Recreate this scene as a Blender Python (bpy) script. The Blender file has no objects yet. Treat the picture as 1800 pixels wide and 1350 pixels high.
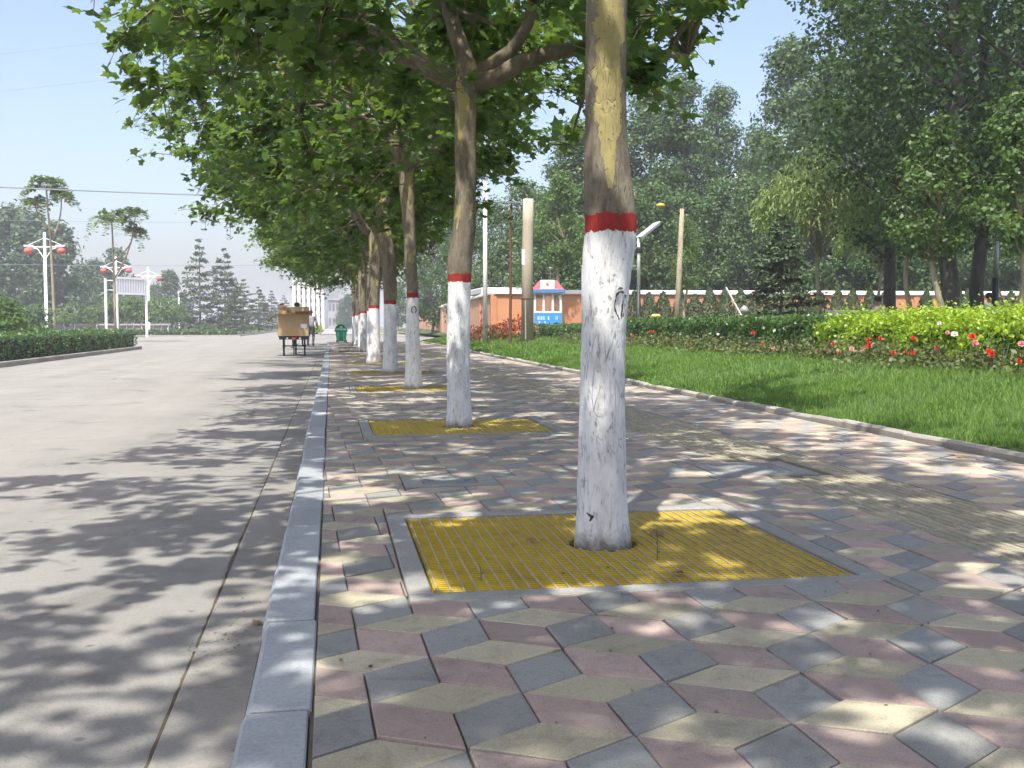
import bpy, math, random
import numpy as np
from mathutils import Vector, Matrix

random.seed(7)
rng = np.random.default_rng(7)
SC = bpy.context.scene
COL = SC.collection
R = math.radians

# ------------------------------------------------------------------ camera
CAM_H = 1.0
F_PX = 1850.0                       # focal length in pixels of an 1800 x 1350 frame
YAW = math.atan(317 / F_PX)
PITCH = math.atan(105 / F_PX)
cam_data = bpy.data.cameras.new('camera')
cam_data.sensor_width = 36.0
cam_data.lens = 36.0 * F_PX / 1800.0
cam_data.clip_start = 0.05
cam_data.clip_end = 5000
cam = bpy.data.objects.new('camera', cam_data)
COL.objects.link(cam)
cam.location = (0, 0, CAM_H)
cam.rotation_euler = (R(90) - PITCH, 0, -YAW)
SC.camera = cam

# ------------------------------------------------------------------ world, sun, exposure
SUN_EL = R(63)
to_sun_h = Vector((-0.45, -0.89, 0)).normalized()
TO_SUN = Vector((to_sun_h.x * math.cos(SUN_EL), to_sun_h.y * math.cos(SUN_EL), math.sin(SUN_EL)))
world = bpy.data.worlds.new('World')
SC.world = world
world.use_nodes = True
wn = world.node_tree
sky = wn.nodes.new('ShaderNodeTexSky')
sky.sky_type = 'NISHITA'
sky.sun_disc = False
sky.sun_elevation = SUN_EL
sky.sun_rotation = math.atan2(to_sun_h.x, to_sun_h.y)
sky.air_density = 1.0
sky.dust_density = 3.6
sky.ozone_density = 3.0
wb = wn.nodes.new('ShaderNodeMix'); wb.data_type = 'RGBA'; wb.blend_type = 'MULTIPLY'      # even white balance of the whole hazy sky
wb.inputs['Factor'].default_value = 1.0; wb.inputs['B'].default_value = (1.07, 0.985, 0.965, 1)
wn.links.new(sky.outputs[0], wb.inputs['A'])
wn.links.new(wb.outputs['Result'], wn.nodes['Background'].inputs[0])
wn.nodes['Background'].inputs[1].default_value = 0.15
sun_data = bpy.data.lights.new('sun', 'SUN')
sun_data.energy = 3.9
sun_data.angle = R(0.7)
sun_data.color = (1.0, 0.955, 0.87)
sun = bpy.data.objects.new('sun', sun_data)
COL.objects.link(sun)
sun.rotation_euler = (-TO_SUN).to_track_quat('-Z', 'Y').to_euler()
sun.location = (-20, -10, 40)
SC.view_settings.view_transform = 'Standard'
SC.view_settings.look = 'None'
SC.view_settings.gamma = 1.0
SC.view_settings.use_curve_mapping = False
SC.view_settings.exposure = 1.03
SC.cycles.max_bounces = 5
SC.cycles.diffuse_bounces = 2
SC.cycles.glossy_bounces = 2
SC.cycles.transmission_bounces = 4
SC.cycles.volume_bounces = 0
SC.cycles.use_denoising = True
SC.cycles.use_adaptive_sampling = True
SC.cycles.adaptive_threshold = 0.04

# ------------------------------------------------------------------ surveying helpers
CY, SY = math.cos(YAW), math.sin(YAW)
_rot = cam.rotation_euler.to_matrix()
def ray(u, v):
    return _rot @ Vector(((u - 900) / F_PX, (675 - v) / F_PX, -1.0))
def G(u, v, z=0.0):
    d = ray(u, v); t = (z - CAM_H) / d.z
    return Vector((d.x * t, d.y * t, z))
def P(u, v, Z):
    d = ray(u, v); t = Z / (d.x * SY + d.y * CY)
    return Vector((d.x * t, d.y * t, CAM_H + d.z * t))
def PX(u, v, x):
    d = ray(u, v); t = x / d.x
    return Vector((x, d.y * t, CAM_H + d.z * t))

# ------------------------------------------------------------------ mesh helpers
def link(o, parent=None):
    COL.objects.link(o)
    if parent is not None:
        o.parent = parent
    return o
def tag(o, label=None, cat=None, group=None, kind=None):
    if label: o['label'] = label
    if cat: o['category'] = cat
    if group: o['group'] = group
    if kind: o['kind'] = kind
    return o
def empty(name, loc=(0, 0, 0), rz=0.0):
    o = bpy.data.objects.new(name, None)
    o.empty_display_size = 0.2
    o.location = loc
    o.rotation_euler = (0, 0, rz)
    return link(o)
def obj(name, me, parent=None, loc=None):
    o = bpy.data.objects.new(name, me)
    if loc is not None: o.location = loc
    return link(o, parent)
def mesh_np(name, V, F, mats, smooth=False, midx=None):
    """V (n,3), F (m,k)"""
    V = np.asarray(V, dtype=np.float32); F = np.asarray(F, dtype=np.int32)
    me = bpy.data.meshes.new(name)
    m, k = F.shape
    me.vertices.add(len(V)); me.vertices.foreach_set('co', V.ravel())
    me.loops.add(m * k); me.loops.foreach_set('vertex_index', F.ravel())
    me.polygons.add(m)
    me.polygons.foreach_set('loop_start', np.arange(0, m * k, k, dtype=np.int32))
    if midx is not None: me.polygons.foreach_set('material_index', np.asarray(midx, dtype=np.int32))
    me.update(calc_edges=True)
    if smooth: me.polygons.foreach_set('use_smooth', np.ones(m, dtype=bool))
    for x in (mats if isinstance(mats, (list, tuple)) else [mats]): me.materials.append(x)
    return me
class MB:
    def __init__(self): self.v = []; self.f = []; self.m = []
    def add(self, vs, fs, m=0):
        b = len(self.v); self.v += [tuple(x) for x in vs]
        for f in fs: self.f.append(tuple(b + i for i in f)); self.m.append(m)
        return self
    def box(self, x0, x1, y0, y1, z0, z1, m=0, bev=0.0):
        if bev <= 0:
            vs = [(x0,y0,z0),(x1,y0,z0),(x1,y1,z0),(x0,y1,z0),(x0,y0,z1),(x1,y0,z1),(x1,y1,z1),(x0,y1,z1)]
            return self.add(vs, [(0,3,2,1),(4,5,6,7),(0,1,5,4),(1,2,6,5),(2,3,7,6),(3,0,4,7)], m)
        b = bev
        vs = [(x0,y0,z0),(x1,y0,z0),(x1,y1,z0),(x0,y1,z0),
              (x0,y0,z1-b),(x1,y0,z1-b),(x1,y1,z1-b),(x0,y1,z1-b),
              (x0+b,y0+b,z1),(x1-b,y0+b,z1),(x1-b,y1-b,z1),(x0+b,y1-b,z1)]
        fs = [(0,3,2,1),(8,9,10,11)]
        for i in range(4):
            j = (i+1) % 4
            fs += [(i,j,4+j,4+i),(4+i,4+j,8+j,8+i)]
        return self.add(vs, fs, m)
    def obox(self, M, sx, sy, sz, m=0):
        vs = [M @ Vector((a*sx/2, b*sy/2, c*sz/2)) for c in (-1,1) for a, b in ((-1,-1),(1,-1),(1,1),(-1,1))]
        return self.add(vs, [(0,3,2,1),(4,5,6,7),(0,1,5,4),(1,2,6,5),(2,3,7,6),(3,0,4,7)], m)
    def tube(self, pts, rad, n=8, m=0, cap=True):
        pts = [Vector(p) for p in pts]
        if not isinstance(rad, (list, tuple)): rad = [rad] * len(pts)
        b = len(self.v); ref = None
        for i, p in enumerate(pts):
            t = (pts[min(i+1, len(pts)-1)] - pts[max(i-1, 0)]).normalized()
            if ref is None:
                ref = Vector((1,0,0)) if abs(t.x) < 0.8 else Vector((0,1,0))
            a = (ref - t * ref.dot(t)).normalized(); ref = a
            c = t.cross(a)
            for k in range(n):
                th = 2*math.pi*k/n
                q = p + (a*math.cos(th) + c*math.sin(th)) * rad[i]
                self.v.append(tuple(q))
        for i in range(len(pts)-1):
            for k in range(n):
                k2 = (k+1) % n
                self.f.append((b+i*n+k, b+i*n+k2, b+(i+1)*n+k2, b+(i+1)*n+k)); self.m.append(m)
        if cap:
            self.f.append(tuple(b+k for k in reversed(range(n)))); self.m.append(m)
            e = b + (len(pts)-1)*n
            self.f.append(tuple(e+k for k in range(n))); self.m.append(m)
        return self
    def lathe(self, prof, n=16, m=0, c=(0,0)):
        return self.tube([(c[0], c[1], z) for r, z in prof], [max(r, 0.0005) for r, z in prof], n, m)
    def mesh(self, name, mats, smooth=False):
        me = bpy.data.meshes.new(name)
        me.from_pydata(self.v, [], self.f)
        for x in (mats if isinstance(mats, (list, tuple)) else [mats]): me.materials.append(x)
        me.polygons.foreach_set('material_index', self.m)
        if smooth: me.polygons.foreach_set('use_smooth', [True]*len(self.f))
        me.update()
        return me
    def build(self, name, mats, parent=None, loc=None, smooth=False):
        return obj(name, self.mesh(name, mats, smooth), parent, loc)
def copy_tree(o, parent=None):
    c = o.copy(); COL.objects.link(c)
    if parent is not None: c.parent = parent
    for ch in [x for x in o.children]: copy_tree(ch, c)
    return c
ORD = ['first','second','third','fourth','fifth','sixth','seventh','eighth','ninth','tenth','eleventh','twelfth','thirteenth',
       'fourteenth','fifteenth','sixteenth','seventeenth','eighteenth','nineteenth','twentieth','twenty-first','twenty-second','twenty-third','twenty-fourth','twenty-fifth','twenty-sixth']

# ------------------------------------------------------------------ materials
class NT:
    def __init__(self, name):
        self.mat = bpy.data.materials.new(name); self.mat.use_nodes = True
        self.t = self.mat.node_tree; self.t.nodes.clear()
        self.out = self.t.nodes.new('ShaderNodeOutputMaterial')
    def n(self, typ, **kw):
        nd = self.t.nodes.new(typ)
        for k, v in kw.items(): setattr(nd, k, v)
        return nd
    def l(self, a, b): self.t.links.new(a, b); return b
    def coord(self, kind='Object', scale=None):
        tc = self.n('ShaderNodeTexCoord').outputs[kind]
        if scale is None: return tc
        mp = self.n('ShaderNodeMapping'); mp.inputs['Scale'].default_value = scale
        self.l(tc, mp.inputs['Vector']); return mp.outputs[0]
    def pos(self):
        return self.n('ShaderNodeNewGeometry').outputs['Position']
    def noise(self, vec, scale, detail=4, rough=0.6, dist=0.0):
        nd = self.n('ShaderNodeTexNoise'); self.l(vec, nd.inputs['Vector'])
        nd.inputs['Scale'].default_value = scale; nd.inputs['Detail'].default_value = detail
        nd.inputs['Roughness'].default_value = rough; nd.inputs['Distortion'].default_value = dist
        return nd.outputs['Fac']
    def ramp(self, fac, stops, interp='LINEAR'):
        nd = self.n('ShaderNodeValToRGB'); self.l(fac, nd.inputs[0]); cr = nd.color_ramp; cr.interpolation = interp
        while len(cr.elements) < len(stops): cr.elements.new(0.5)
        for e, (p, c) in zip(cr.elements, stops):
            e.position = p
            e.color = (c, c, c, 1) if isinstance(c, (int, float)) else (*c, 1)
        return nd.outputs[0]
    def mix(self, fac, a, b, blend='MIX'):
        nd = self.n('ShaderNodeMix', data_type='RGBA', blend_type=blend)
        for s, x in ((nd.inputs['Factor'], fac), (nd.inputs['A'], a), (nd.inputs['B'], b)):
            if isinstance(x, (int, float)): s.default_value = x if s.type == 'VALUE' else (x, x, x, 1)
            elif isinstance(x, tuple): s.default_value = (*x, 1)
            else: self.l(x, s)
        return nd.outputs['Result']
    def math(self, op, a, b=0.0, c=None):
        nd = self.n('ShaderNodeMath', operation=op)
        for i, x in enumerate((a, b) if c is None else (a, b, c)):
            if isinstance(x, (int, float)): nd.inputs[i].default_value = x
            else: self.l(x, nd.inputs[i])
        return nd.outputs[0]
    def sep(self, vec):
        nd = self.n('ShaderNodeSeparateXYZ'); self.l(vec, nd.inputs[0]); return nd.outputs
    def bump(self, h, strength=0.3, dist=0.01, normal=None):
        nd = self.n('ShaderNodeBump'); nd.inputs['Strength'].default_value = strength; nd.inputs['Distance'].default_value = dist
        self.l(h, nd.inputs['Height'])
        if normal is not None: self.l(normal, nd.inputs['Normal'])
        return nd.outputs[0]
    def rand(self):
        a = self.n('ShaderNodeNewGeometry').outputs['Random Per Island']
        b = self.n('ShaderNodeObjectInfo').outputs['Random']
        return self.math('FRACT', self.math('ADD', a, b))
    def surf(self, col, rough=0.8, normal=None, metal=0.0, spec=0.4):
        bs = self.n('ShaderNodeBsdfPrincipled')
        for s, x in ((bs.inputs['Base Color'], col), (bs.inputs['Roughness'], rough)):
            if isinstance(x, (int, float)): s.default_value = x
            elif isinstance(x, tuple): s.default_value = (*x, 1)
            else: self.l(x, s)
        bs.inputs['Metallic'].default_value = metal
        bs.inputs['Specular IOR Level'].default_value = spec
        if normal is not None: self.l(normal, bs.inputs['Normal'])
        self.l(bs.outputs[0], self.out.inputs['Surface'])
        return self.mat
def simple(name, c, rough=0.7, var=0.15, scale=6.0, bump=0.15, metal=0.0, dirt=0.0):
    t = NT(name); v = t.coord('Object')
    n1 = t.noise(v, scale, 5, 0.65); n2 = t.noise(v, scale*9, 3, 0.6)
    k = t.math('ADD', t.math('MULTIPLY', n1, 0.7), t.math('MULTIPLY', n2, 0.3))
    col = t.ramp(k, [(0.25, tuple(x*(1-var) for x in c)), (0.75, tuple(min(1, x*(1+var)) for x in c))])
    if dirt > 0:
        d = t.ramp(t.noise(v, scale*0.6, 6, 0.7), [(0.5, 0.0), (0.72, dirt)])
        col = t.mix(d, col, (0.09, 0.075, 0.055))
    nm = t.bump(n2, bump, 0.01) if bump > 0 else None
    return t.surf(col, rough, nm, metal)
def foliage(name, c1, c2, tr, trans=0.35, rough=0.5, spec=0.4):
    t = NT(name)
    r = t.rand()
    nz = t.noise(t.pos(), 1.1, 2)
    f = t.math('ADD', t.math('MULTIPLY', r, 0.65), t.math('MULTIPLY', nz, 0.35))
    col = t.ramp(f, [(0.12, c1), (0.85, c2)])
    bs = t.n('ShaderNodeBsdfPrincipled'); t.l(col, bs.inputs['Base Color'])
    bs.inputs['Roughness'].default_value = rough; bs.inputs['Specular IOR Level'].default_value = spec
    tb = t.n('ShaderNodeBsdfTranslucent')
    t.l(t.mix(0.6, col, tr), tb.inputs[0])
    mx = t.n('ShaderNodeMixShader'); mx.inputs[0].default_value = trans
    t.l(bs.outputs[0], mx.inputs[1]); t.l(tb.outputs[0], mx.inputs[2])
    t.l(mx.outputs[0], t.out.inputs['Surface'])
    return t.mat

def m_asphalt():
    t = NT('dusty_asphalt'); p = t.pos()
    big = t.noise(p, 0.35, 4, 0.6); mid = t.noise(p, 3.0, 5, 0.7); fine = t.noise(p, 140, 3, 0.8)
    st = t.n('ShaderNodeMapping'); st.inputs['Scale'].default_value = (1.6, 0.06, 1); t.l(p, st.inputs['Vector'])
    trk = t.noise(st.outputs[0], 1.0, 3, 0.5)
    k = t.math('ADD', t.math('MULTIPLY', big, 0.35), t.math('ADD', t.math('MULTIPLY', mid, 0.3), t.math('MULTIPLY', trk, 0.35)))
    col = t.ramp(k, [(0.32, (0.185, 0.180, 0.167)), (0.68, (0.276, 0.268, 0.247))])
    grit = t.ramp(fine, [(0.30, 0.55), (0.48, 1.0), (0.62, 1.0), (0.75, 1.35)])
    col = t.mix(0.8, col, grit, 'MULTIPLY')
    vor = t.n('ShaderNodeTexVoronoi', feature='F1'); vor.inputs['Scale'].default_value = 5.5; t.l(p, vor.inputs['Vector'])
    spots = t.ramp(vor.outputs['Distance'], [(0.05, 0.45), (0.11, 1.0)])
    col = t.mix(0.8, col, spots, 'MULTIPLY')
    stain = t.ramp(t.noise(p, 0.9, 7, 0.7, 0.8), [(0.54, 1.0), (0.66, 0.74)])
    col = t.mix(1.0, col, stain, 'MULTIPLY')
    cw = t.n('ShaderNodeMix', data_type='VECTOR'); cw.inputs['Factor'].default_value = 0.25
    cn = t.n('ShaderNodeTexNoise'); cn.inputs['Scale'].default_value = 1.4; cn.inputs['Detail'].default_value = 6; t.l(p, cn.inputs['Vector'])
    t.l(p, cw.inputs['A']); t.l(cn.outputs['Color'], cw.inputs['B'])
    cv = t.n('ShaderNodeTexVoronoi', feature='DISTANCE_TO_EDGE'); cv.inputs['Scale'].default_value = 0.33; t.l(cw.outputs['Result'], cv.inputs['Vector'])
    crk = t.math('MULTIPLY', t.ramp(cv.outputs['Distance'], [(0.0, 0.55), (0.006, 0.0)]), t.ramp(t.noise(p, 0.5, 3), [(0.5, 0.0), (0.6, 1.0)]))
    col = t.mix(crk, col, (0.06, 0.055, 0.05))
    return t.surf(col, 0.9, t.bump(fine, 0.55, 0.006), spec=0.25)
def m_concrete(name, c, var=0.16, sc=2.2, rough=0.85, stain=0.35):
    t = NT(name); p = t.pos(); r = t.rand()
    mid = t.noise(p, sc, 6, 0.7); fine = t.noise(p, sc*45, 4, 0.7)
    k = t.math('ADD', t.math('MULTIPLY', mid, 0.6), t.math('MULTIPLY', r, 0.4))
    col = t.ramp(k, [(0.25, tuple(x*(1-var) for x in c)), (0.75, tuple(x*(1+var) for x in c))])
    col = t.mix(0.7, col, t.ramp(fine, [(0.3, 0.72), (0.55, 1.0), (0.72, 1.2)]), 'MULTIPLY')
    s = t.ramp(t.noise(p, sc*1.7, 7, 0.75, 0.6), [(0.52, 0.0), (0.68, stain)])
    col = t.mix(s, col, (c[0]*0.45, c[1]*0.43, c[2]*0.40))
    return t.surf(col, rough, t.bump(fine, 0.35, 0.004), spec=0.3)
def m_tile(name, c):
    t = NT(name); p = t.pos(); r = t.rand()
    mid = t.noise(p, 5.5, 6, 0.72); fine = t.noise(p, 190, 3, 0.75); dust = t.noise(p, 1.3, 5, 0.65)
    k = t.math('ADD', t.math('MULTIPLY', mid, 0.5), t.math('MULTIPLY', r, 0.5))
    col = t.ramp(k, [(0.2, tuple(x*0.74 for x in c)), (0.8, tuple(x*1.2 for x in c))])
    d = t.ramp(dust, [(0.40, 0.05), (0.68, 0.48)])
    col = t.mix(d, col, (0.285, 0.265, 0.225))
    st = t.ramp(t.noise(p, 9, 7, 0.8, 0.7), [(0.50, 1.0), (0.70, 0.58)])
    col = t.mix(0.75, col, st, 'MULTIPLY')
    col = t.mix(0.65, col, t.ramp(fine, [(0.3, 0.6), (0.52, 1.0), (0.72, 1.3)]), 'MULTIPLY')
    h = t.math('ADD', t.math('MULTIPLY', fine, 0.4), mid)
    return t.surf(col, 0.8, t.bump(h, 0.35, 0.005), spec=0.3)
def m_trunk(name, patch_x=None):
    """whitewashed foot, red paint band, mottled plane-tree bark above; local z = height over ground"""
    t = NT(name); o = t.coord('Object'); s = t.sep(o); z = s[2]
    mp = t.n('ShaderNodeMapping'); mp.inputs['Scale'].default_value = (1, 1, 0.33); t.l(o, mp.inputs['Vector']); sv = mp.outputs[0]
    n_low = t.noise(o, 9, 3); 
    zz = t.math('ADD', z, t.math('MULTIPLY', t.math('SUBTRACT', t.noise(o, 17, 5, 0.75), 0.5), 0.085))
    # bark
    bn = t.noise(sv, 6.5, 6, 0.7, 0.8); bf = t.noise(sv, 45, 5, 0.75)
    bark = t.ramp(bn, [(0.30, (0.10, 0.084, 0.06)), (0.48, (0.175, 0.15, 0.11)), (0.66, (0.26, 0.228, 0.168))])
    bark = t.mix(0.8, bark, t.ramp(bf, [(0.3, 0.5), (0.5, 1.0), (0.75, 1.3)]), 'MULTIPLY')
    pn = t.noise(sv, 5.0, 5, 0.55, 0.3)
    pm = t.ramp(pn, [(0.585, 0.0), (0.60, 1.0)])
    patchcol = t.ramp(t.noise(o, 14, 5), [(0.3, (0.28, 0.24, 0.105)), (0.7, (0.39, 0.335, 0.15))])
    if patch_x is not None:
        w = t.math('ADD', t.math('MULTIPLY', t.math('SUBTRACT', t.noise(o, 11, 6, 0.65), 0.5), 0.13), 0.062)
        w = t.math('MULTIPLY', w, t.math('MINIMUM', t.math('MAXIMUM', t.math('MULTIPLY', t.math('SUBTRACT', zz, 1.56), 2.6), 0.0), 1.0))
        dx = t.math('ABSOLUTE', t.math('SUBTRACT', s[0], patch_x))
        side = t.math('MULTIPLY', t.math('LESS_THAN', dx, w), t.math('LESS_THAN', s[1], 0.05))
        up = t.math('GREATER_THAN', zz, 1.60)
        spk = t.math('LESS_THAN', t.noise(o, 42, 3, 0.6), 0.655)
        pm2 = t.math('MULTIPLY', t.math('MULTIPLY', side, up), spk)
        pm = t.math('MAXIMUM', t.math('MULTIPLY', pm, 0.35), pm2)
    bark = t.mix(pm, bark, patchcol)
    # whitewash
    wn_ = t.noise(sv, 16, 6, 0.7)
    white = t.ramp(wn_, [(0.3, (0.50, 0.495, 0.48)), (0.5, (0.72, 0.72, 0.71)), (0.66, (0.80, 0.80, 0.79))])
    cr = t.n('ShaderNodeTexVoronoi', feature='DISTANCE_TO_EDGE'); cr.inputs['Scale'].default_value = 30; 
    wv = t.n('ShaderNodeMix', data_type='VECTOR'); wv.inputs['Factor'].default_value = 0.035
    mp2 = t.n('ShaderNodeMapping'); mp2.inputs['Scale'].default_value = (1, 1, 0.2); t.l(o, mp2.inputs['Vector']); t.l(mp2.outputs[0], wv.inputs['A']); nc = t.n('ShaderNodeTexNoise'); nc.inputs['Scale'].default_value = 12; t.l(sv, nc.inputs['Vector']); t.l(nc.outputs['Color'], wv.inputs['B'])
    t.l(wv.outputs['Result'], cr.inputs['Vector'])
    crack = t.ramp(cr.outputs['Distance'], [(0.0, 0.78), (0.045, 0.0)])
    cmask = t.ramp(t.noise(o, 7.5, 4, 0.6), [(0.47, 0.0), (0.63, 0.9)])
    spot = t.ramp(t.noise(sv, 48, 4, 0.7), [(0.58, 0.0), (0.67, 0.85)])
    foot = t.ramp(t.math('ADD', z, t.math('MULTIPLY', t.noise(o, 18, 5, 0.7), 0.18)), [(0.08, 0.9), (0.17, 0.0)])
    bare = t.math('MAXIMUM', t.math('MULTIPLY', crack, cmask), t.math('MAXIMUM', t.math('MULTIPLY', spot, t.ramp(n_low, [(0.35, 0.2), (0.65, 1.0)])), foot))
    white = t.mix(bare, white, (0.145, 0.125, 0.10))
    red = t.mix(t.ramp(bf, [(0.35, 0.45), (0.55, 0.0)]), (0.33, 0.035, 0.03), (0.12, 0.05, 0.04))
    c1 = t.mix(t.math('GREATER_THAN', zz, 1.413), white, red)
    col = t.mix(t.math('GREATER_THAN', zz, 1.492), c1, bark)
    h = t.math('SUBTRACT', t.math('ADD', t.math('MULTIPLY', bf, 0.6), bn), t.math('MULTIPLY', bare, 0.6))
    h = t.math('ADD', h, t.math('MULTIPLY', pm, 0.05))
    return t.surf(col, 0.9, t.bump(h, 0.75, 0.014), spec=0.2)
def m_bark(name, c):
    t = NT(name); o = t.pos()
    mp = t.n('ShaderNodeMapping'); mp.inputs['Scale'].default_value = (1, 1, 0.3); t.l(o, mp.inputs['Vector'])
    a = t.noise(mp.outputs[0], 8, 6, 0.75, 0.5)
    col = t.ramp(a, [(0.3, tuple(x*0.55 for x in c)), (0.7, tuple(x*1.35 for x in c))])
    return t.surf(col, 0.9, t.bump(a, 0.7, 0.02), spec=0.2)

M = {}
M['asphalt'] = m_asphalt()
M['gutter'] = m_concrete('gutter_concrete', (0.235, 0.225, 0.205))
M['kerb'] = m_concrete('granite_kerb', (0.325, 0.345, 0.36), 0.14, 1.6, 0.7, 0.2)
M['edging'] = m_concrete('edging_concrete', (0.33, 0.31, 0.275), 0.18)
M['frame'] = m_concrete('grate_surround_concrete', (0.30, 0.295, 0.275), 0.12)
M['slab'] = m_concrete('manhole_concrete', (0.24, 0.245, 0.245), 0.1)
M['grey'] = m_tile('grey_paver', (0.268, 0.272, 0.262))
M['pink'] = m_tile('pink_paver', (0.40, 0.298, 0.262))
M['yellow'] = m_tile('yellow_paver', (0.45, 0.405, 0.285))
M['tactile'] = m_tile('tactile_paver', (0.37, 0.335, 0.235))
M['sand'] = m_concrete('joint_sand', (0.135, 0.118, 0.09), 0.3, 3.0)
M['soil'] = m_concrete('dark_soil', (0.085, 0.068, 0.04), 0.4, 6.0)
M['earth'] = m_concrete('dusty_earth', (0.19, 0.18, 0.11), 0.3, 0.2)
M['turf'] = m_concrete('turf_soil', (0.05, 0.085, 0.025), 0.35, 1.5)
M['grate'] = simple('yellow_fibreglass', (0.44, 0.31, 0.016), 0.55, 0.25, 9, 0.15, dirt=0.45)
M['grate_bar'] = simple('worn_bar', (0.36, 0.29, 0.17), 0.75, 0.25, 12, 0.2, dirt=0.3)
M['bark'] = m_bark('plane_branch_bark', (0.16, 0.135, 0.095))
M['bark_pale'] = m_bark('pale_young_bark', (0.30, 0.26, 0.18))
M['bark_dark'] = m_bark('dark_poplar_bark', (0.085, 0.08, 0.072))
M['bark_grey'] = m_bark('grey_bark', (0.16, 0.15, 0.13))
M['scar'] = m_bark('scar_bark', (0.07, 0.055, 0.042))
M['leaf_plane'] = foliage('plane_leaves', (0.030, 0.072, 0.014), (0.085, 0.165, 0.030), (0.30, 0.46, 0.05), 0.36, 0.5)
M['leaf_poplar'] = foliage('poplar_leaves', (0.034, 0.075, 0.022), (0.09, 0.16, 0.048), (0.18, 0.32, 0.06), 0.28, 0.55, 0.4)
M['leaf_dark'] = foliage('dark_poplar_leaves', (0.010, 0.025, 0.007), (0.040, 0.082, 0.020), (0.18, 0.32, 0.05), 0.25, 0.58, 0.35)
M['leaf_young'] = foliage('young_tree_leaves', (0.04, 0.085, 0.018), (0.10, 0.175, 0.04), (0.32, 0.48, 0.08), 0.32, 0.5)
M['leaf_willow'] = foliage('willow_leaves', (0.12, 0.19, 0.045), (0.24, 0.33, 0.10), (0.36, 0.48, 0.12), 0.32, 0.55)
M['leaf_cedar'] = foliage('cedar_needles', (0.05, 0.085, 0.04), (0.13, 0.175, 0.09), (0.12, 0.18, 0.06), 0.15, 0.7)
M['leaf_far'] = foliage('distant_leaves', (0.032, 0.068, 0.03), (0.08, 0.14, 0.06), (0.16, 0.28, 0.08), 0.22, 0.5)
M['leaf_hedge'] = foliage('boxwood_leaves', (0.022, 0.065, 0.012), (0.075, 0.15, 0.03), (0.22, 0.40, 0.05), 0.25, 0.4, 0.6)
M['leaf_privet'] = foliage('golden_privet_leaves', (0.10, 0.22, 0.012), (0.35, 0.48, 0.03), (0.55, 0.70, 0.04), 0.32, 0.42, 0.5)
M['leaf_rose'] = foliage('rose_leaves', (0.045, 0.078, 0.022), (0.125, 0.15, 0.045), (0.3, 0.32, 0.08), 0.28, 0.5)
M['leaf_cypress'] = foliage('cypress_needles', (0.020, 0.045, 0.014), (0.06, 0.092, 0.026), (0.12, 0.2, 0.04), 0.15, 0.6)
M['leaf_red'] = foliage('reddish_leaves', (0.12, 0.03, 0.02), (0.24, 0.09, 0.04), (0.4, 0.12, 0.05), 0.25, 0.5)
M['grass'] = foliage('grass_blades', (0.065, 0.14, 0.02), (0.185, 0.30, 0.058), (0.22, 0.46, 0.06), 0.3, 0.5, 0.3)
M['dry_bits'] = foliage('dry_leaf_crumbs', (0.09, 0.07, 0.045), (0.26, 0.21, 0.13), (0.3, 0.2, 0.1), 0.1, 0.8)
M['hedge_core'] = simple('hedge_twigs', (0.016, 0.026, 0.010), 0.95, 0.3, 20, 0.3)
M['petal_red'] = foliage('red_petals', (0.50, 0.012, 0.015), (0.68, 0.045, 0.03), (0.8, 0.06, 0.04), 0.25, 0.5)
M['petal_pink'] = foliage('pink_petals', (0.60, 0.16, 0.22), (0.78, 0.36, 0.38), (0.9, 0.4, 0.4), 0.3, 0.5)
M['petal_white'] = foliage('white_petals', (0.70, 0.62, 0.55), (0.85, 0.80, 0.74), (0.9, 0.85, 0.8), 0.3, 0.5)
M['wall'] = m_concrete('orange_plaster', (0.53, 0.245, 0.13), 0.10, 0.7, 0.85, 0.14)
M['wall_pale'] = m_concrete('pale_orange_plaster', (0.58, 0.33, 0.215), 0.09, 0.7, 0.85, 0.12)
M['coping'] = m_concrete('white_coping', (0.74, 0.72, 0.68), 0.06, 1.0, 0.8, 0.1)
M['greywall'] = m_concrete('grey_brick', (0.26, 0.215, 0.20), 0.15, 0.8)
M['white'] = simple('white_paint', (0.80, 0.80, 0.79), 0.5, 0.06, 3, 0.0)
M['offwhite'] = simple('off_white_wall', (0.72, 0.72, 0.70), 0.7, 0.07, 0.3, 0.0)
M['pole'] = m_concrete('concrete_pole', (0.42, 0.37, 0.285), 0.1, 1.2, 0.85, 0.15)
M['rust'] = simple('rusty_iron', (0.12, 0.065, 0.04), 0.85, 0.35, 14, 0.3)
M['black'] = simple('black_paint', (0.022, 0.023, 0.025), 0.5, 0.2, 8, 0.1)
M['rubber'] = simple('tyre_rubber', (0.025, 0.024, 0.023), 0.85, 0.2, 8, 0.1)
M['steel'] = simple('grey_steel', (0.34, 0.35, 0.36), 0.45, 0.15, 8, 0.1, metal=0.6)
M['card'] = simple('cardboard', (0.40, 0.285, 0.15), 0.9, 0.14, 5, 0.15)
M['card_in'] = simple('cardboard_inside', (0.47, 0.35, 0.195), 0.9, 0.12, 5, 0.15)
M['green'] = simple('green_plastic', (0.012, 0.38, 0.18), 0.42, 0.15, 5, 0.05, dirt=0.2)
M['green_pale'] = simple('pale_green_plastic', (0.28, 0.55, 0.42), 0.42, 0.15, 5, 0.05)
M['blue'] = simple('bright_blue_panel', (0.045, 0.27, 0.62), 0.5, 0.1, 3, 0.0)
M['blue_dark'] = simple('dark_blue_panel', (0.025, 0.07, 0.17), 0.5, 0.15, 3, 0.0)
M['blue_mid'] = simple('blue_fascia', (0.085, 0.19, 0.42), 0.5, 0.1, 3, 0.0)
M['red'] = simple('red_paint', (0.55, 0.06, 0.07), 0.5, 0.15, 4, 0.0)
M['red_pale'] = simple('faded_red_paint', (0.52, 0.12, 0.10), 0.7, 0.2, 4, 0.0)
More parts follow.
